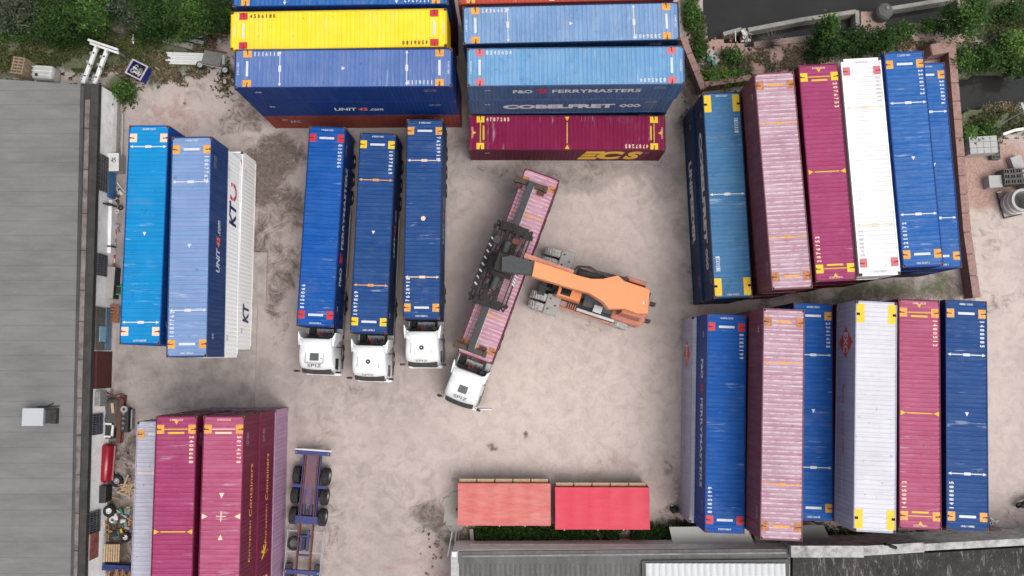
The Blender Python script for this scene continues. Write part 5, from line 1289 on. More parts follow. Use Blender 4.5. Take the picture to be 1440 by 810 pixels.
def plant(name, px, py, rpx, rpy, h, kind, label, cat, group, seed, dens=1.0, size=.11, hmul=.5):
    zc = h * hmul; c0 = at(px, py, zc + h * .2); rx, ry = rpx * PX, rpy * PX; t = thing(name, label, cat, (c0.x, c0.y, 0), 0, group)
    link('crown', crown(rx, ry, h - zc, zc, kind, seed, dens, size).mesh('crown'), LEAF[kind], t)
    rnd = random.Random(seed); m = MB(); 
    if name == 'tree':
        m.tube([(0, 0, -.1), (.05, .03, zc * .6), (0, .1, zc)], [.17, .12, .07], 8); m.build('trunk', M_bark, t)
    else: m.tube([(0, 0, -.1), (.02, .02, zc)], [.06, .03], 6); m.build('trunk', M_bark, t)
    for k in range(5):
        a = k * 1.26 + rnd.random(); m = MB(); m.tube([(0, 0, zc * .6), (rx * .35 * math.cos(a), ry * .35 * math.sin(a), zc), (rx * .7 * math.cos(a), ry * .7 * math.sin(a), zc + (h - zc) * .5)], [.06, .04, .015], 5); m.build('limb', M_bark, t)
    return t
GT = 'trees and bushes of the thicket at the top left'
TL = [(18, 14, 40, 34, 4.5, 'grey', 'pale grey-green tree crown in the top left corner of the photo'), (75, 22, 38, 36, 4.0, 'dark', 'dark tree crown second from the top left corner'),
      (128, 14, 34, 32, 4.2, 'mid', 'mid green tree crown above the white T-shaped steel frame'), (172, 8, 30, 24, 3.8, 'grey', 'greyish tree crown at the top edge behind the wrecked white boat hull'),
      (215, 16, 34, 32, 4.0, 'dark', 'dark tree crown at the top edge left of the timber pile'), (262, 12, 34, 30, 4.4, 'mid', 'mid green tree crown at the top edge above the timber pile'),
      (303, 18, 26, 30, 3.6, 'dark', 'dark narrow tree crown touching the end of the yellow container'), (90, 44, 40, 16, 1.8, 'dark', 'low dark bush under the tree crowns left of the white T-shaped frame'),
      (205, 44, 20, 14, 1.5, 'dark', 'small dark bush right of the wrecked boat hull'), (250, 44, 22, 12, 1.6, 'mid', 'small green bush above the long grey panel'), (30, 44, 40, 14, 1.4, 'mid', 'low green bush at the left edge below the corner tree')]
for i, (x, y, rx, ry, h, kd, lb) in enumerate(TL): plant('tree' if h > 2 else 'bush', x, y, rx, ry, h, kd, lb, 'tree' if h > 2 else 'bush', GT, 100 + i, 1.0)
GB = 'bushes and trees along the canal'
TRr = [(1368, 18, 30, 28, 5.0, 'mid', 'round full green tree at the top right beside the canal basin'), (1165, 60, 26, 24, 2.2, 'dark', 'dark round bush at the foot of the lighter sapling by the canal'),
       (1168, 34, 11, 17, 3.4, 'mid', 'lighter green sapling rising over the quay beam'), (1205, 55, 26, 20, 1.8, 'dark', 'dense dark bush behind the white container'), (1240, 54, 28, 19, 1.8, 'dark', 'dense dark bush behind the upper blue container'),
       (1275, 42, 20, 10, 1.3, 'mid', 'flat green bush right of the round drum'), (1312, 36, 24, 9, 1.2, 'mid', 'flat green bush below the second quay beam'), (1358, 86, 18, 20, 1.6, 'mid', 'green bush at the top of the long brick wall'),
       (1422, 14, 22, 14, 1.8, 'dark', 'dark bush in the top right corner beside the round tree'),
       (1392, 82, 24, 18, 1.6, 'dark', 'dark bush above the side channel'), (1430, 62, 24, 26, 2.2, 'lime', 'bright green bush at the right edge above the side channel'), (1432, 96, 18, 12, 1.3, 'dark', 'low dark bush at the right edge touching the side channel'),
       (1020, 108, 36, 11, 1.5, 'lime', 'long leafy hedge behind the low brick wall by the steel blue container'), (1032, 78, 16, 10, .8, 'mid', 'small creeping plant on the pink rubble by the canal corner'),
       (1362, 188, 18, 10, 1.3, 'lime', 'lime green shrub beside the stacked white blocks'), (1388, 184, 14, 9, 1.2, 'mid', 'small shrub at the foot of the leaning antenna'), (975, 22, 11, 34, .9, 'mid', 'strip of tall weeds right of the rust-streaked pale blue container'),
       (984, 70, 7, 14, .7, 'mid', 'small weed clump beside the slanting brick wall'), (173, 128, 16, 13, 1.1, 'mid', 'green bush at the north corner of the grey warehouse')]
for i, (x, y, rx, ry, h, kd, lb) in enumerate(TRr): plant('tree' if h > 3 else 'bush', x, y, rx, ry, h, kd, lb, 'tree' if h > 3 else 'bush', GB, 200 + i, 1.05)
# bare twiggy shrub
c0 = at(1083, 62, .3); t = thing('shrub', 'bare grey twiggy shrub on the canal bank', 'shrub', (c0.x, c0.y, 0)); rnd = random.Random(4); m = MB()
for k in range(90):
    a = rnd.uniform(0, 2 * PI); r_ = rnd.uniform(.5, 1.3); m.tube([(rnd.gauss(0, .08), rnd.gauss(0, .08), 0), (r_ * .5 * math.cos(a), r_ * .5 * math.sin(a), .7), (r_ * math.cos(a + .2), r_ * math.sin(a + .2), 1.0)], [.02, .012, .005], 4, False)
m.build('twigs', plain('twig_grey', (.14, .11, .10), .9), t)
# grass and weeds (uncountable)
gr = random.Random(11); LIMX = at(670, 750).x
def tufts(name, bl, n, mats, s=.11, thr=-.12, lift=.12, avoid=()):
    m = MB()
    tot = sum(b[2] * b[3] * b[4] for b in bl)
    for bx, by, rx, ry, a in bl:
        for k in range(int(n * rx * ry * a / tot)):
            x = bx + gr.gauss(0, rx * .55); y = by + gr.gauss(0, ry * .55)
            if mn.noise(Vector((x * .7, y * .7, 2))) < thr or any(inside((x, y), c) for c in CANALS): continue
            if y < -10 and x < LIMX: continue
            m.m = gr.choice((0, 1, 1, 2))
            for j in range(4): leaf(m, Vector((x + gr.gauss(0, .09), y + gr.gauss(0, .09), gr.uniform(.0, lift))), s * gr.uniform(.6, 1.3), gr, 1.2)
    o = link(name, m.mesh(name), mats); tag(o, None, None, kind='stuff'); return o
tufts('grass', [b for b in GRASS if .6 <= b[4] <= 1.1], 15000, LEAF['turf'])
tufts('weeds', blobs([(800, 752, 165, 8, 1), (720, 752, 50, 8, 1), (900, 750, 50, 8, 1), (1250, 757, 100, 6, .8), (165, 135, 14, 10, .5)]), 3200, LEAF['dark'], .13, thr=-.4, lift=.35)
tufts('dry_grass', blobs([(240, 95, 50, 20, .7), (1100, 85, 40, 14, .8), (1120, 78, 24, 8, 1), (1060, 90, 20, 12, .6), (1290, 65, 30, 10, .6), (180, 95, 20, 10, .6), (1400, 150, 40, 8, .4), (1020, 85, 20, 20, .4)]), 2600, LEAF['dry'], .12)
# loose stones and rubble
rb = MB()
for bx, by, rx, ry, a in blobs([(1010, 70, 40, 22, .8), (1130, 85, 110, 20, 1), (1290, 68, 50, 14, .8), (330, 130, 16, 26, .9), (170, 770, 26, 50, .8), (175, 640, 20, 60, .4), (610, 770, 20, 30, .5), (965, 200, 8, 80, .4), (650, 740, 20, 16, .6), (290, 45, 30, 18, .8), (200, 50, 40, 10, .5)]):
    for k in range(int(34 * rx * ry * a)):
        x = bx + gr.gauss(0, rx * .6); y = by + gr.gauss(0, ry * .6); s = gr.uniform(.03, .11)
        if any(inside((x, y), c) for c in CANALS): continue
        M = Matrix.Translation((x, y, s * .3)) @ Matrix.Rotation(gr.uniform(0, 6), 4, 'Z') @ Matrix.Rotation(gr.uniform(-.5, .5), 4, 'X'); rb.m = gr.choice((0, 0, 1, 2)); rb.box(-s, s, -s * .7, s * .7, -s * .5, s * .5, M, taper=s * .25)
tag(link('rubble', rb.mesh('rubble'), [plain('rubble_pink', K(170, 140, 128), .9), plain('rubble_grey', K(160, 156, 150), .9), plain('rubble_dark', K(95, 85, 78), .9)]), None, None, kind='stuff')

# ------------------------------------------------------------------ red tarpaulin bodies
def tarp_body(px, py, wpx, dpx, mat, label, edge):
    z = 1.95; c0 = at(px, py, z); hx, hy = wpx / 2 / 20.25, dpx / 2 / 20.25
    t = thing('tarpaulin_body', label, 'lorry body', (c0.x, c0.y, 0), 0, 'red tarpaulin lorry bodies standing by the workshop')
    m = MB(); m.box(-hx, hx, -hy, hy, .25, .42); 
    for x in (-hx + .4, hx - .4):
        for s in (-1, 1): m.box(x - .08, x + .08, s * (hy - .15) - .08, s * (hy - .15) + .08, -.05, .25)
    m.build('floor_frame', M_dark, t)
    n = 30; k = 10; vs = []; fs = []; rn = random.Random(int(px))
    for i in range(n + 1):
        for j in range(k + 1):
            x = -hx + 2 * hx * i / n; y = -hy + 2 * hy * j / k; sag = .03 * abs(math.sin(PI * i / n * 5)) * (1 if 0 < j < k else .2) + .02 * mn.noise(Vector((x * 1.2, y * 1.2, px)))
            vs.append((x, y, z + .05 * math.sin(PI * j / k) - sag))
    for i in range(n):
        for j in range(k): a = i * (k + 1) + j; fs.append((a, a + k + 1, a + k + 2, a + 1))
    m = MB(); m.add(vs, fs); m.build('tarpaulin_roof', mat, t, smooth=True)
    for s in (-1, 1):
        m = MB(); N = 40; vs = []
        for i in range(N + 1):
            x = -hx + 2 * hx * i / N; o = .02 * math.sin(i * 1.9); yb = .42 if s < 0 else 1.25
            vs += [(x, s * (hy + .01 + o * .5), yb), (x, s * (hy + .005), z + .005)]
        m.add(vs, [(2 * i, 2 * i + 2, 2 * i + 3, 2 * i + 1) for i in range(N)]); m.build('side_curtain', mat, t)
        MB().box(s * hx - .03, s * hx + .03, -hy, hy, .42, z).build('end_curtain', mat, t)
    # slatted timber side boards on the far side, hinged slightly open, with posts
    for q in range(5):
        x0 = -hx + .06 + q * (2 * hx - .1) / 5; x1 = x0 + (2 * hx - .1) / 5 - .08
        m = MB()
        for r_ in range(4): m.box(x0, x1, hy + .03, hy + .09, .45 + r_ * .27, .45 + r_ * .27 + .24)
        m.build('side_board', M_newwood, t)
        m = MB(); m.box(x0, x1, hy + .04, hy + .26, 1.56, 1.62); m.build('board_ledge', edge, t)
        MB().box(x1 + .01, x1 + .07, hy + .02, hy + .13, .42, 1.7).build('post', M_dark, t)
    for x in (-hx + .6, hx * .45, -hx * .1):
        MB().box(x - .04, x + .04, -hy - .07, -hy + .02, z - .06, z + .01).build('strap_buckle', plain('buckle_yellow', K(220, 200, 120), .5), t)
    return t
def tarpmat(n, c, c2, amt):
    m_, nt, b_ = newmat(n); vs_ = objvec(nt, .5, 2.2, 1); v = objvec(nt)
    cc = mixc(nt, mth(nt, 'MULTIPLY', ramp(nt, noise(nt, 1.3, 6, vs_, .75), .42, .7), amt), c, c2); cc = mixc(nt, mth(nt, 'MULTIPLY', ramp(nt, noise(nt, 1.0, 5, v, .7), .5, .75), amt * .6), cc, tuple(x * .8 for x in c[:3]))
    nt.links.new(cc, b_.inputs['Base Color']); b_.inputs['Roughness'].default_value = .55; bump(nt, b_, noise(nt, 2.5, 4, v), .3, .03); return m_
tarp_body(709, 709.5, 127, 57, tarpmat('tarp_faded', K(222, 104, 98), K(232, 160, 150), .6), 'faded pinkish red tarpaulin lorry body, the left one of the pair', M_newwood)
tarp_body(847, 715, 129, 57, tarpmat('tarp_red', K(230, 36, 72), K(238, 80, 104), .4), 'bright crimson tarpaulin lorry body, the right one of the pair', M_newwood)

# ------------------------------------------------------------------ objects by the warehouse wall
def T0(name, label, cat, px, py, ang=0, group=None, z=0): p = at(px, py, z); return thing(name, label, cat, (p.x, p.y, z), R(ang), group)
def tyre(px, py, r, label, z=0, rimmat=M_steel, flat=True):
    t = T0('tyre', label, 'tyre', px, py, 0, 'loose tyres and wheels by the warehouse', z)
    MB().lathe([(r * .5, .02), (r * .85, 0), (r, .06), (r, .2), (r * .85, .26), (r * .5, .24), (r * .5, .02)], n=24).build('tread', M_black, t, smooth=False)
    MB().lathe([(.02, .1), (r * .28, .12), (r * .34, .2), (r * .5, .2)], n=20).build('rim', rimmat, t)
    return t
tyre(166, 676, .42, 'black tyre with a dull metal rim at the lower end of the red tank', rimmat=M_galv)
tyre(155, 718, .42, 'white-rimmed wheel leaning against the warehouse wall', rimmat=M_whiteo, z=.25)
tyre(178, 755, .36, 'pale grey wheel rim among the scrap left of the lavender container', rimmat=M_whiteo)
t = T0('utility_cabinet', 'white cabinet with a black scribble on its lid beside the azure container', 'cabinet', 168, 233, 2)
m = MB(); m.box(-.45, .45, -.62, .6, 0, 1.05); m.build('body', plain('cabinet_grey', K(190, 186, 180), .6), t, bevel=.03)
m = MB(); m.box(-.5, .5, -.67, .65, 1.05, 1.12); m.build('lid', M_whiteo, t, bevel=.02)
m = MB(); rn = random.Random(2)
for k in range(5):
    a = Vector((rn.uniform(-.28, .28), rn.uniform(-.2, .35), 1.125)); m.bar(a, a + Vector((rn.uniform(-.25, .25), rn.uniform(-.3, .3), 0)), .05, .008)
m.build('scribble', M_black, t)
t = T0('flat_trailer', 'narrow pale grey flatbed box beside the azure container', 'box', 161, 399, -2)
MB().box(-.42, .42, -1.12, 1.12, .05, .85).build('body', M_dark, t, bevel=.02); MB().box(-.42, .42, -1.14, 1.14, .85, .93).build('lid', plain('lid_grey', K(192, 188, 184), .6, var=.15), t, bevel=.02)
t = T0('green_crate', 'small bright green crate tucked beside the azure container', 'crate', 169, 409, 0)
MB().box(-.35, .35, -.3, .3, 0, .5, taper=-.03).build('body', plain('crate_green', K(60, 190, 95), .5), t, bevel=.02); MB().box(-.3, .3, -.25, .25, .5, .51).build('contents', M_dark, t)
t = T0('pallet', 'orange-brown wooden pallet on edge beside the azure container', 'pallet', 163, 442, -3)
for k in range(6): MB().box(-.35, .35, -.62 + k * .22, -.62 + k * .22 + .14, .3, .34).build('board', plain('pallet_orange', K(175, 105, 65), .85), t)
MB().box(-.35, -.25, -.62, .6, 0, .3).build('bearer', M_wood, t); MB().box(.25, .35, -.62, .6, 0, .3).build('bearer', M_wood, t)
t = T0('barrier_pole', 'red and white striped pole lying along the warehouse wall', 'pole', 163, 345, 0)
for k in range(10): MB().tube([(0 - k * .0, 1.4 - k * .3, .12), (0, 1.4 - k * .3 - .3, .12)], .06, 8).build('stripe', M_red if k % 2 else M_whiteo, t)
t = T0('guttering_pipe', 'pair of long pale pipes standing along the wall north of the white cabinet', 'pipe', 170, 190, 0)
for dx in (-.18, .12): MB().tube([(dx, 1.6, .15), (dx + .1, -1.7, .15)], .06, 8).build('pipe', M_galv, t)
t = T0('scrap_sheet', 'dark grey tarpaulin sheet spread over junk by the barred window', 'tarpaulin', 158, 580, 0)
m = MB(); vs = []; 
for i in range(9):
    for j in range(11): vs.append((-.6 + i * .15, -1.1 + j * .22, .55 + .12 * mn.noise(Vector((i * .5, j * .5, 1))) - .5 * (1 if i == 8 or j in (0, 10) else 0)))
m.add(vs, [(i * 11 + j, (i + 1) * 11 + j, (i + 1) * 11 + j + 1, i * 11 + j + 1) for i in range(8) for j in range(10)]); m.build('sheet', plain('tarpaulin_dark', (.075, .068, .065), .8, var=.3), t, smooth=True)
t = T0('window_frame', 'white square window frame lying on dark junk by the barred window', 'window frame', 157, 604, -3)
for a_ in ((-.42, -.3, -.5, .5), (.28, .42, -.5, .5), (-.42, .42, -.5, -.38), (-.42, .42, .38, .5)): MB().box(a_[0], a_[1], a_[2], a_[3], .5, .62).build('bar', M_whiteo, t)
MB().box(-.7, .4, -.6, .6, 0, .48).build('support_box', M_dark, t, bevel=.03)
t = T0('rusty_girder', 'long rusty steel girder lying beside the old engine block', 'girder', 173, 589, -3)
MB().box(-.16, .16, -1.7, 1.7, .0, .06).build('flange', M_rustbeam, t); MB().box(-.04, .04, -1.7, 1.7, .06, .4).build('web', M_rustbeam, t); MB().box(-.16, .16, -1.7, 1.7, .4, .46).build('flange', M_rustbeam, t)
t = T0('rusty_girder', 'short rusty beams lying crosswise north of the dark tarpaulin sheet', 'girder', 163, 558, 0)
MB().bar((-.9, -.1, .6), (.7, .25, .6), .12).build('beam', M_rustbeam, t); MB().bar((-.5, .35, .5), (.9, -.2, .7), .1).build('beam', M_rustbeam, t); MB().bar((.1, -.4, .7), (.2, -1.1, .7), .18, .06).build('plank', M_newwood, t)
t = T0('engine_block', 'old dark engine block standing right of the rusty girder', 'engine', 181, 589, 0)
MB().box(-.26, .26, -.9, .8, .1, .65).build('block', M_dark, t, bevel=.05)
for k in range(4): MB().lathe([(.0, 0), (.1, 0), (.1, .12), (.0, .12)], (-.02, -.6 + k * .34, .65), n=10).build('cylinder_head', M_steel, t)
MB().lathe([(.1, 0), (.24, 0), (.24, .14), (.1, .14), (.1, 0)], (0, .72, .65), n=16).build('flywheel', M_galv, t); MB().box(.34, .48, -.7, .7, .1, .5).build('exhaust_pipe', M_steel, t, bevel=.05)
t = T0('red_tank', 'glossy dark red cylindrical tank lying along the warehouse wall', 'tank', 155, 650, -2)
m = MB(); m.lathe([(0, -1.35), (.3, -1.3), (.42, -1.15), (.42, 1.15), (.3, 1.3), (0, 1.35)], (0, 0, .5), 'y', 24); m.build('shell', plain('tank_red', K(165, 20, 38), .25, var=.15), t, smooth=True)
for y in (-.8, .8): MB().box(-.4, .4, y - .08, y + .08, 0, .25).build('cradle', M_dark, t)
MB().box(.38, .48, -1.2, 1.2, .3, .4).build('rail', plain('tank_pink_edge', K(205, 140, 135), .5), t)
t = T0('black_bin', 'black plastic bin against the warehouse wall below the red tank', 'bin', 148, 692, 0)
MB().box(-.5, .5, -.55, .55, 0, .95, taper=-.04).build('body', M_black, t, bevel=.04); MB().box(-.56, .56, -.6, .6, .95, 1.02).build('lid', M_dark, t, bevel=.03)
t = T0('wooden_stand', 'dark wooden rack beside the upper part of the red tank', 'rack', 144, 660, 0)
for k in range(3): MB().box(-.35, .35, -.9, .9, .2 + k * .3, .25 + k * .3).build('shelf', M_rustbeam, t)
for y in (-.85, .85): MB().box(-.35, -.28, y - .04, y + .04, 0, .9).build('post', M_dark, t)
t = T0('plank_heap', 'heap of splintered pale timber beside the lavender container', 'timber', 184, 686, 0); rn = random.Random(8)
for k in range(26):
    a = rn.uniform(-.5, 1.6); c_ = Vector((rn.uniform(-.5, .5), rn.uniform(-.5, .5), .08 + k * .012)); d = Vector((math.cos(a), math.sin(a), rn.uniform(-.1, .1))) * rn.uniform(.25, .6)
    MB().bar(c_ - d, c_ + d, rn.uniform(.05, .12), .025).build('plank', M_newwood, t)
t = T0('pallet', 'slatted wooden pallet on a stack near the bottom of the warehouse wall', 'pallet', 163, 775, 0)
for k in range(7): MB().box(-.56 + k * .165, -.56 + k * .165 + .1, -.6, .6, .55, .58).build('board', M_newwood, t)
for y in (-.55, -.05, .45): MB().box(-.56, .53, y, y + .1, .47, .55).build('bearer', M_wood, t)
MB().box(-.5, .5, -.52, .52, 0, .46).build('stack_below', M_wood, t, bevel=.02)
t = T0('wooden_rack', 'narrow upright wooden rack above the slatted pallet', 'rack', 154, 748, 2)
for x in (-.12, .08): MB().box(x, x + .05, -.6, .6, .3, .36).build('rail', M_wood, t)
for k in range(4): MB().box(-.12, .13, -.55 + k * .36, -.48 + k * .36, .31, .37).build('rung', M_wood, t)
t = T0('blue_beam', 'dark blue steel beam lying below the slatted pallet', 'beam', 168, 796, -3); MB().box(-.95, .95, -.14, .14, 0, .5).build('web', plain('beam_blue', K(25, 60, 125), .5, var=.3), t, bevel=.02); MB().box(-.95, .95, -.2, .2, .5, .54).build('flange', plain('beam_blue', K(25, 60, 125)), t)
t = T0('firewood_heap', 'heap of orange-brown firewood at the bottom edge beside the lavender container', 'firewood', 171, 808, 0)
for k in range(22):
    a = rn.uniform(.9, 2.0); c_ = Vector((rn.uniform(-.7, .7), rn.uniform(-.3, .3), .2 + k * .02)); d = Vector((math.cos(a), math.sin(a), rn.uniform(-.15, .15))) * rn.uniform(.25, .5)
    MB().tube([c_ - d, c_ + d], rn.uniform(.03, .06), 6).build('log', plain('firewood', K(195, 140, 100), .85, var=.4), t)
sc_ = [('scrap_part', M_galv), ('scrap_part', M_dark), ('scrap_part', M_whiteo), ('scrap_part', M_rustbeam), ('scrap_part', plain('scrap_teal', K(60, 140, 120), .5)), ('scrap_part', M_yel)]
def scrap(px, py, rx, ry, n, label, seed, mats=None, s0=.06, s1=.22):
    t = T0('scrap_heap', label, 'scrap', px, py); rn = random.Random(seed)
    for k in range(n):
        x, y = rn.gauss(0, rx * PX * .5), rn.gauss(0, ry * PX * .5); s = rn.uniform(s0, s1); mt = rn.choice(mats or sc_[:4] + sc_)[1]
        m = MB(); typ = rn.random()
        if typ < .4: m.box(-s, s, -s * .5, s * .5, 0, s * .6, Matrix.Translation((x, y, rn.uniform(0, .2))) @ Matrix.Rotation(rn.uniform(0, 3), 4, 'Z') @ Matrix.Rotation(rn.uniform(-.4, .4), 4, 'X'))
        elif typ < .7: a = rn.uniform(0, 3.1); m.tube([(x - 2 * s * math.cos(a), y - 2 * s * math.sin(a), rn.uniform(.02, .3)), (x + 2 * s * math.cos(a), y + 2 * s * math.sin(a), rn.uniform(.05, .35))], s * .16, 6)
        else: m.lathe([(s * .5, 0), (s, 0), (s, s * .3), (s * .5, s * .3), (s * .5, 0)], (x, y, rn.uniform(0, .2)), 'z', 12)
        m.build('scrap_part', mt, t)
    return t
scrap(168, 738, 22, 26, 60, 'heap of mixed metal scrap between the white-rimmed wheel and the slatted pallet', 1)
scrap(183, 725, 8, 14, 14, 'small pile with a teal canister and orange rags at the lavender container', 2, [('', plain('scrap_teal', ())), ('', plain('scrap_orange', K(215, 130, 50))), ('', M_galv)])
scrap(167, 286, 8, 26, 18, 'grey scrap pile between the white cabinet and the azure container', 3, sc_[:3])
scrap(163, 322, 4, 8, 5, 'few dark bits of scrap lying at the foot of the warehouse wall', 12, sc_[:2])
for px, py, lb in ((1395, 733, 'crumpled white plastic rubbish beside the last blue container, lower right row'), (188, 55, 'white and grey rubbish at the edge of the thicket above the T-shaped frame')):
    scrap(px, py, 5, 7, 9, lb, int(px), [('', M_whiteo), ('', M_whiteo), ('', M_dark)], .06, .16)

# ------------------------------------------------------------------ top-left corner
t = thing('steel_frame', 'white T-shaped steel frame lying across the north end of the warehouse gutter', 'steel frame', at(140, 90, 0), 0); Lt = local(t)
def tb(name, a, b, w, h, z=1.0, mat=M_whiteo): p, q = Lt @ at(a[0], a[1], z), Lt @ at(b[0], b[1], z); MB().bar(p, q, w, h).build(name, mat, t, bevel=.02); return p, q
tb('cross_rail', (124, 56), (166, 70), .16, .18, 1.3); tb('cross_rail', (127, 61), (167, 75), .16, .18, 1.3)
for a_, b_ in (((137, 64), (117, 117)), ((151, 70), (133, 118))):
    p, q = tb('leg', a_, b_, .28, .22, 1.2); rn = random.Random(9)
    for k in range(6):
        c_ = p.lerp(q, (k + .5) / 6 + rn.uniform(-.05, .05)); c_.z = 1.33; d = rn.choice((-.17, .17)); MB().box(c_.x + d - .07, c_.x + d + .07, c_.y - .09, c_.y + .09, 1.15, 1.4).build('bracket', M_galv, t)
    for k in range(3): c_ = p.lerp(q, (k + .7) / 3.3); MB().lathe([(0, 0), (.07, 0), (.07, .02), (0, .02)], (c_.x, c_.y, 1.31), n=8).build('hole', M_dark, t)
for px, py in ((126, 58), (165, 72), (118, 115), (134, 116)): p = Lt @ at(px, py, 1.2); MB().box(p.x - .06, p.x + .06, p.y - .06, p.y + .06, -.05, 1.15).build('post', M_galv, t)
t = T0('pallet_stack', 'stack of brown wooden pallets at the north edge of the warehouse roof', 'pallet stack', 42, 102, -8, None)
for k in range(10):
    for j in range(6): MB().box(-.45, .45, -.62 + j * .23, -.62 + j * .23 + .1, k * .15 + .1, k * .15 + .13).build('board', M_wood, t)
    for x in (-.42, -.04, .34): MB().box(x, x + .08, -.62, .62, k * .15, k * .15 + .1).build('bearer', M_wood, t)
t = T0('water_tank', 'white plastic water tank on its side at the north edge of the warehouse', 'tank', 74, 108, -4)
m = MB(); m.box(-.9, .7, -.6, .5, 0, 1.2); m.build('shell', plain('tank_white', K(205, 205, 200), .5, var=.2), t, bevel=.25)
MB().lathe([(0, 0), (.12, 0), (.12, .06), (0, .06)], (-.45, -.3, 1.2), n=14).build('cap', M_dark, t)
for y in (-.3, 0, .3): MB().box(-.86, .66, y - .02, y + .02, 1.2, 1.215).build('rib', M_whiteo, t)
t = T0('fuel_bowser', 'small blue open crate trailer full of metal scrap, standing on the grass', 'crate', 200, 104, -27)
for a_ in ((-.62, .62, -.55, -.5), (-.62, .62, .5, .55), (-.62, -.57, -.5, .5), (.57, .62, -.5, .5)): MB().box(a_[0], a_[1], a_[2], a_[3], .05, .85).build('side_panel', plain('crate_blue', K(35, 55, 150), .5, var=.2), t)
for a_ in ((-.66, .66, -.6, -.5), (-.66, .66, .5, .6), (-.66, -.56, -.5, .5), (.56, .66, -.5, .5)): MB().box(a_[0], a_[1], a_[2], a_[3], .85, .92).build('rim', M_offw, t)
MB().box(-.6, .6, -.52, .52, 0, .1).build('floor', M_dark, t)
t['label'] = 'blue open crate with a pale rim full of metal scrap, standing on the grass'; t.name = 'metal_crate'
p = at(200, 104, .3); t2 = thing('scrap_heap', 'metal scrap lying inside the blue open crate on the grass', 'scrap', (p.x - .0, p.y + .0, .12), R(-27)); rn = random.Random(6)
t2.location = (t.location.x, t.location.y, .12)
for k in range(34):
    s = rn.uniform(.08, .2); m = MB(); m.lathe([(s * .5, 0), (s, 0), (s, s * .3), (s * .5, s * .3), (s * .5, 0)], (rn.uniform(-.35, .35), rn.uniform(-.3, .3), rn.uniform(.3, .6)), rn.choice('xyz'), 12); m.build('scrap_part', rn.choice([M_galv, M_dark, M_steel, M_whiteo]), t2)
t = T0('wrecked_boat', 'wrecked grey boat hull with a white engine lying under the thicket', 'boat', 167, 33, -62)
m = MB(); o_ = [(-1.0, -.5), (.5, -.55), (1.0, -.2), (1.05, .2), (.5, .55), (-1.0, .5)]; m.prism(o_, 0, .55); m.build('hull', plain('hull_grey', K(128, 118, 110), .8, var=.35), t, bevel=.1)
MB().box(-1.05, -.7, -.3, .3, .55, .85).build('engine', M_whiteo, t, bevel=.05); MB().box(-.6, .1, -.35, .35, .55, .6).build('thwart', M_dark, t)
t = T0('white_chair', 'broken white plastic chair in the grass left of the wrecked boat', 'chair', 138, 34, 30)
MB().box(-.25, .25, -.25, .25, .4, .44).build('seat', M_whiteo, t); MB().box(-.25, .25, .22, .27, .44, .85).build('backrest', M_whiteo, t)
for x in (-.22, .22):
    for y in (-.22, .22): MB().box(x - .02, x + .02, y - .02, y + .02, 0, .4).build('leg', M_whiteo, t)
def panel(name, label, cat, px, py, ang, l, w, h, mat, z=0, cor=False):
    t = T0(name, label, cat, px, py, ang, None); m = MB(); m.box(-l / 2, l / 2, -w / 2, w / 2, z, z + h); m.build('slab', mat, t, bevel=.02)
    for k in (-1, 1): MB().box(k * l * .4 - .06, k * l * .4 + .06, -w / 2 + .02, w / 2 - .02, -.05, z).build('batten', M_wood, t)
    return t
panel('flat_slab', 'long flat grey panel lying in the grass left of the wheeled cart', 'panel', 253, 63, -15, 2.3, .42, .3, plain('panel_grey', K(152, 148, 140), .8), .1)
panel('metal_channel', 'narrow galvanised channel lying behind the long flat grey panel', 'channel', 266, 57, -13, 2.4, .24, .2, M_galv, .1)
t = T0('bundle_of_profiles', 'bundle of white plastic profiles lying left of the wheeled cart', 'profiles', 264, 85, -2); rn = random.Random(12)
for k in range(9):
    y = -.38 + k * .095; l0 = rn.uniform(-1.5, -1.0); MB().box(l0, 1.3 + rn.uniform(-.2, .2), y, y + .08, .1 + .05 * (k % 3), .26 + .05 * (k % 3)).build('profile', M_whiteo, t)
t = T0('cart', 'grey two-wheeled cart with a mesh bed and red rail near the yellow container', 'cart', 304, 86, -12)
MB().box(-.8, .6, -.5, .5, .45, .55).build('bed', plain('cart_bed', K(135, 135, 128), .7, var=.3, scale=8), t); MB().bar((-.9, .6, .6), (.9, .6, .6), .08).build('rail', M_rustbeam, t); MB().bar((-.8, -.58, .5), (.8, -.58, .5), .05).build('rail', M_galv, t)
MB().bar((.7, .4, .6), (.85, -.3, .6), .2, .05).build('mudguard', M_galv, t)
for x in (-.95, .95):
    o = MB().lathe([(.14, -.08), (.28, -.08), (.3, 0), (.28, .08), (.14, .08)], (x, -.62, .3), 'z', 18).build('wheel', M_black, t); MB().lathe([(.02, .08), (.15, .1), (.2, .085)], (x, -.62, .3), 'z', 14).build('rim', M_galv, o)
t = T0('timber_pile', 'pile of brown boards and beams beside the end of the yellow container', 'timber', 300, 40, -5); rn = random.Random(14)
for k in range(16):
    a = rn.gauss(-.1, .25); c_ = Vector((rn.uniform(-.5, .6), rn.uniform(-.5, .5), .15 + k * .05)); d = Vector((math.cos(a), math.sin(a), 0)) * rn.uniform(.6, 1.3)
    MB().bar(c_ - d, c_ + d, rn.uniform(.1, .26), .05).build('board', rn.choice([M_wood, plain('board_brown', K(150, 115, 85), .85), M_rustbeam]), t)
t = T0('bent_pipe', 'bent grey pipe arching over junk beside the yellow container', 'pipe', 300, 50, 0)
MB().tube([(-.9 + 1.6 * k / 10, .55 * math.sin(PI * .5 * k / 10) - .3, .3) for k in range(11)], .04, 6).build('tube', M_galv, t)
scrap(300, 56, 22, 10, 26, 'dark scrap heap with red bars below the timber pile', 15, [('', M_dark), ('', M_rustbeam), ('', M_black), ('', M_galv)])
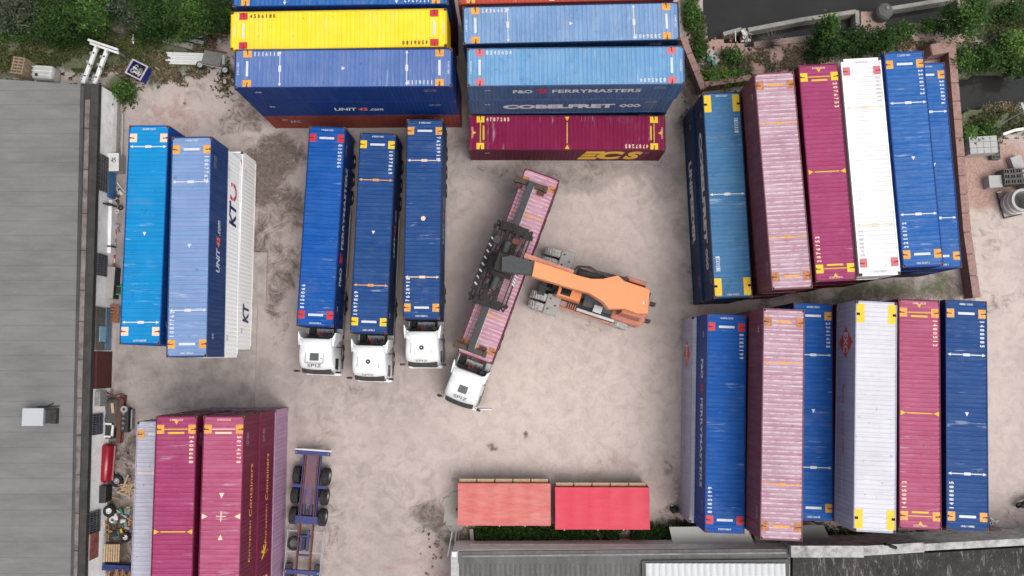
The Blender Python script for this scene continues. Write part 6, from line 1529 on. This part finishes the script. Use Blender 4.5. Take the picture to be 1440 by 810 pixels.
scrap(318, 115, 12, 16, 26, 'scattered rusty scrap and rags below the wheeled cart', 16, [('', M_rustbeam), ('', M_wood), ('', M_whiteo), ('', M_dark)], .05, .16)
scrap(208, 40, 14, 7, 14, 'broken reddish boards under the thicket right of the wrecked boat', 17, [('', M_rustbeam), ('', M_wood), ('', plain('plank_pink', K(180, 140, 125)))])
scrap(22, 100, 8, 5, 8, 'few grey blocks beside the brown pallet stack at the warehouse edge', 18, [('', M_wood), ('', M_conc)], .1, .2)

# ------------------------------------------------------------------ right-hand neighbour yard
GBk = 'concrete blocks stacked in the neighbour yard'
def blocks(px, py, ang, nx_, ny_, nz_, sx, sy, sz, mat, label, holes=False):
    t = T0('block_stack', label, 'block stack', px, py, ang, GBk)
    for i in range(nx_):
        for j in range(ny_):
            for k in range(nz_):
                x = (i - (nx_ - 1) / 2) * sx; y = (j - (ny_ - 1) / 2) * sy; z = k * sz; g_ = .012
                m = MB()
                if holes:
                    e = .05
                    m.box(x - sx / 2 + g_, x + sx / 2 - g_, y - sy / 2 + g_, y - sy / 2 + g_ + e, z, z + sz - .01); m.box(x - sx / 2 + g_, x + sx / 2 - g_, y + sy / 2 - g_ - e, y + sy / 2 - g_, z, z + sz - .01)
                    for q in (-1, 0, 1): xc = x + q * (sx / 2 - g_ - e / 2); m.box(xc - e / 2, xc + e / 2, y - sy / 2 + g_ + e, y + sy / 2 - g_ - e, z, z + sz - .01)
                else: m.box(x - sx / 2 + g_, x + sx / 2 - g_, y - sy / 2 + g_, y + sy / 2 - g_, z, z + sz - .01)
                m.build('block', mat, t)
    return t
M_blk = plain('aerated_block', K(200, 198, 196), .85, var=.15, scale=3); M_cin = plain('cinder_block', K(125, 122, 116), .9, var=.3, scale=6)
blocks(1371, 209, 3, 4, 3, 5, .5, .42, .22, M_blk, 'large stack of pale aerated blocks against the long brick wall below the lime green shrub')
blocks(1396, 213, 0, 2, 4, 2, .32, .34, .2, M_cin, 'small stack of hollow cinder blocks right of the large pale block stack', True)
blocks(1392, 258, 3, 1, 1, 6, .95, .9, .12, M_blk, 'pile of square pale slabs left of the dark hollow block stack')
blocks(1425, 230, 18, 1, 1, 2, .8, .9, .25, M_blk, 'tilted square pale slab above the dark hollow block stack')
blocks(1417, 252, 3, 4, 3, 5, .42, .38, .2, M_cin, 'dark stack of hollow cinder blocks above the concrete ring', True)
blocks(1434, 256, 8, 1, 2, 4, .6, .75, .25, M_blk, 'pale slabs at the right edge touching the dark hollow block stack')
t = T0('concrete_ring', 'white concrete well ring at the right edge of the neighbour yard', 'well ring', 1421, 287, 5)
MB().lathe([(.66, 0), (.82, 0), (.82, 1.5), (.64, 1.5), (.64, .03), (.66, 0)], n=36).build('ring', plain('ring_white', K(205, 202, 198), .8, var=.15), t); MB().lathe([(0, 0), (.64, 0), (.64, .03), (0, .03)], n=24).build('base', M_conc, t)
for r_ in (.5, 1.0): MB().lathe([(.82, 0), (.85, .03), (.82, .06)], (0, 0, r_), n=36).build('band', M_whiteo, t)
t = T0('frame_rail', 'dark frame left of the concrete ring in the neighbour yard', 'frame', 1410, 290, 5)
MB().bar((-.35, 1.0, .1), (-.1, -.9, .1), .08).build('rail', M_dark, t); MB().bar((-.1, -.9, .1), (1.2, -.7, .1), .08).build('rail', M_dark, t); MB().bar((-.35, 1.0, .1), (.0, 1.05, .1), .08).build('rail', M_galv, t)
t = T0('antenna', 'leaning grey antenna mast with a crossbar over the bank of the side channel', 'antenna', 1392, 182, 0)
MB().tube([(0, 0, 0), (.9, .55, 2.6)], .04, 8).build('mast', M_galv, t); MB().bar((.75, 1.15, 2.6), (1.15, .0, 2.6), .16, .05).build('crossbar', M_galv, t); MB().bar((1.1, .7, 2.62), (1.35, .5, 2.62), .3, .05).build('panel', M_galv, t)
wall('kerb', [(1408, 190), (1425, 184), (1450, 180)], .2, 0, .25, M_whiteo, 'white kerb curving along the grass at the right edge', 'kerb')
t = T0('black_rubbish_bag', 'black rubbish bag lying right of the crimson tarpaulin body', 'rubbish bag', 948, 716, 0)
m = MB(); rn = random.Random(3); m.lathe([(0, 0), (.26, .02), (.33, .14), (.26, .3), (.1, .38), (.05, .46), (0, .46)], n=14); m.v = [(x + .08 * mn.noise(Vector((x * 5, y * 5, z * 5))), y * .8 + .08 * mn.noise(Vector((y * 5, x * 5, z * 5 + 9))), z) for x, y, z in m.v]; m.build('bag', M_black, t, smooth=True)
MB().box(-.2, -.12, .22, .3, 0, .12).build('paper_scrap', M_whiteo, t)
t = T0('parked_motorcycle', 'dark machine with black wheels cut off by the right edge of the photo', 'motorcycle', 1436, 705, 35)
for x in (-.35, .45): o = MB().lathe([(.15, -.07), (.27, -.07), (.3, 0), (.27, .07), (.15, .07)], (x, 0, .3), 'y', 18).build('wheel', M_black, t); MB().lathe([(.02, .05), (.16, .05)], (x, 0, .3), 'y', 12).build('rim', M_galv, o)
MB().box(-.25, .35, -.12, .12, .3, .6).build('engine', M_dark, t, bevel=.04); MB().box(-.1, .3, -.14, .14, .6, .85).build('fuel_tank', M_org, t, bevel=.06); MB().box(-.5, -.08, -.13, .13, .65, .75).build('seat', M_black, t, bevel=.03); MB().tube([(.4, -.35, 1.0), (.35, 0, .9), (.4, .35, 1.0)], .02, 6).build('handlebar', M_dark, t)
# rubbish corner by the bottom workshop
t = T0('concrete_patch', 'ragged round patch of poured concrete beside the faded tarpaulin body', 'concrete patch', 643, 718, 0)
m = MB(); rn = random.Random(21); m.prism([((1.0 + rn.uniform(-.15, .15)) * math.cos(a), (1.5 + rn.uniform(-.2, .2)) * math.sin(a)) for a in [2 * PI * k / 22 for k in range(22)]], -.1, .05); m.build('slab', plain('patch_pale', K(192, 188, 178), .85, var=.2), t, bevel=.02)
MB().lathe([(0, 0), (.09, 0), (.09, .02), (0, .02)], (0, .1, .05), n=12).build('hole', M_dark, t)
t = T0('leaning_poles', 'bundle of pale poles and pipes leaning at the corner of the bottom workshop', 'poles', 640, 760, 0)
for a_, b_, mt in (((-.45, -.9, .8), (-.2, .6, .1), M_whiteo), ((-.1, -.9, .8), (.1, .7, .1), M_galv), ((.1, -.95, .8), (.3, .7, .1), M_wood), ((-.0, -.6, .8), (.05, .3, .2), M_rustbeam)): MB().bar(a_, b_, .09, .05).build('pole', mt, t)
t = T0('blue_sheet', 'pale blue-grey plastic sheet lying in the weeds behind the faded tarpaulin body', 'sheet', 757, 760, -3)
m = MB(); m.prism([(-.9, .15), (.7, .05), (.8, -.2), (-.4, -.15)], .12, .2); m.build('sheet', plain('sheet_bluegrey', K(140, 152, 155), .6), t, bevel=.02)
scrap(690, 759, 14, 4, 10, 'broken bricks and planks at the left end of the weed strip', 22, [('', M_rustbeam), ('', M_wood), ('', plain('plank_pink', ()))])
scrap(850, 762, 40, 3, 16, 'old boards and scrap along the low pale wall by the workshop', 23, [('', M_rustbeam), ('', M_wood), ('', M_conc), ('', M_dark)], .08, .25)
scrap(1045, 52, 10, 8, 12, 'chunks of broken concrete and brick at the canal corner', 24, [('', M_conc), ('', M_whiteo), ('', M_rustbeam)], .1, .25)
scrap(1005, 82, 8, 10, 8, 'pale slabs lying on pink rubble behind the steel blue container', 25, [('', M_conc), ('', M_conc), ('', plain('scrap_teal', ()))], .12, .3)
scrap(1320, 62, 8, 4, 7, 'white rubbish on the pink soil left of the long brick wall', 26, [('', M_whiteo), ('', M_conc)], .08, .2)
t = T0('black_rail', 'dark handrail lying beside the brick pier at the bottom right', 'handrail', 1398, 752, -25); MB().bar((-.7, 0, .3), (.7, 0, .15), .06).build('rail', M_dark, t); MB().bar((-.6, -.0, .0), (-.6, 0, .3), .05).build('post', M_dark, t)
t = T0('water_trough', 'dark trough with a pale rim at the bottom right edge', 'trough', 1434, 752, 0)
MB().box(-.5, .8, -.2, .2, 0, .4).build('body', M_dark, t); MB().box(-.55, .85, -.25, .25, .4, .45).build('rim', plain('trough_rim', K(120, 135, 140), .5), t)
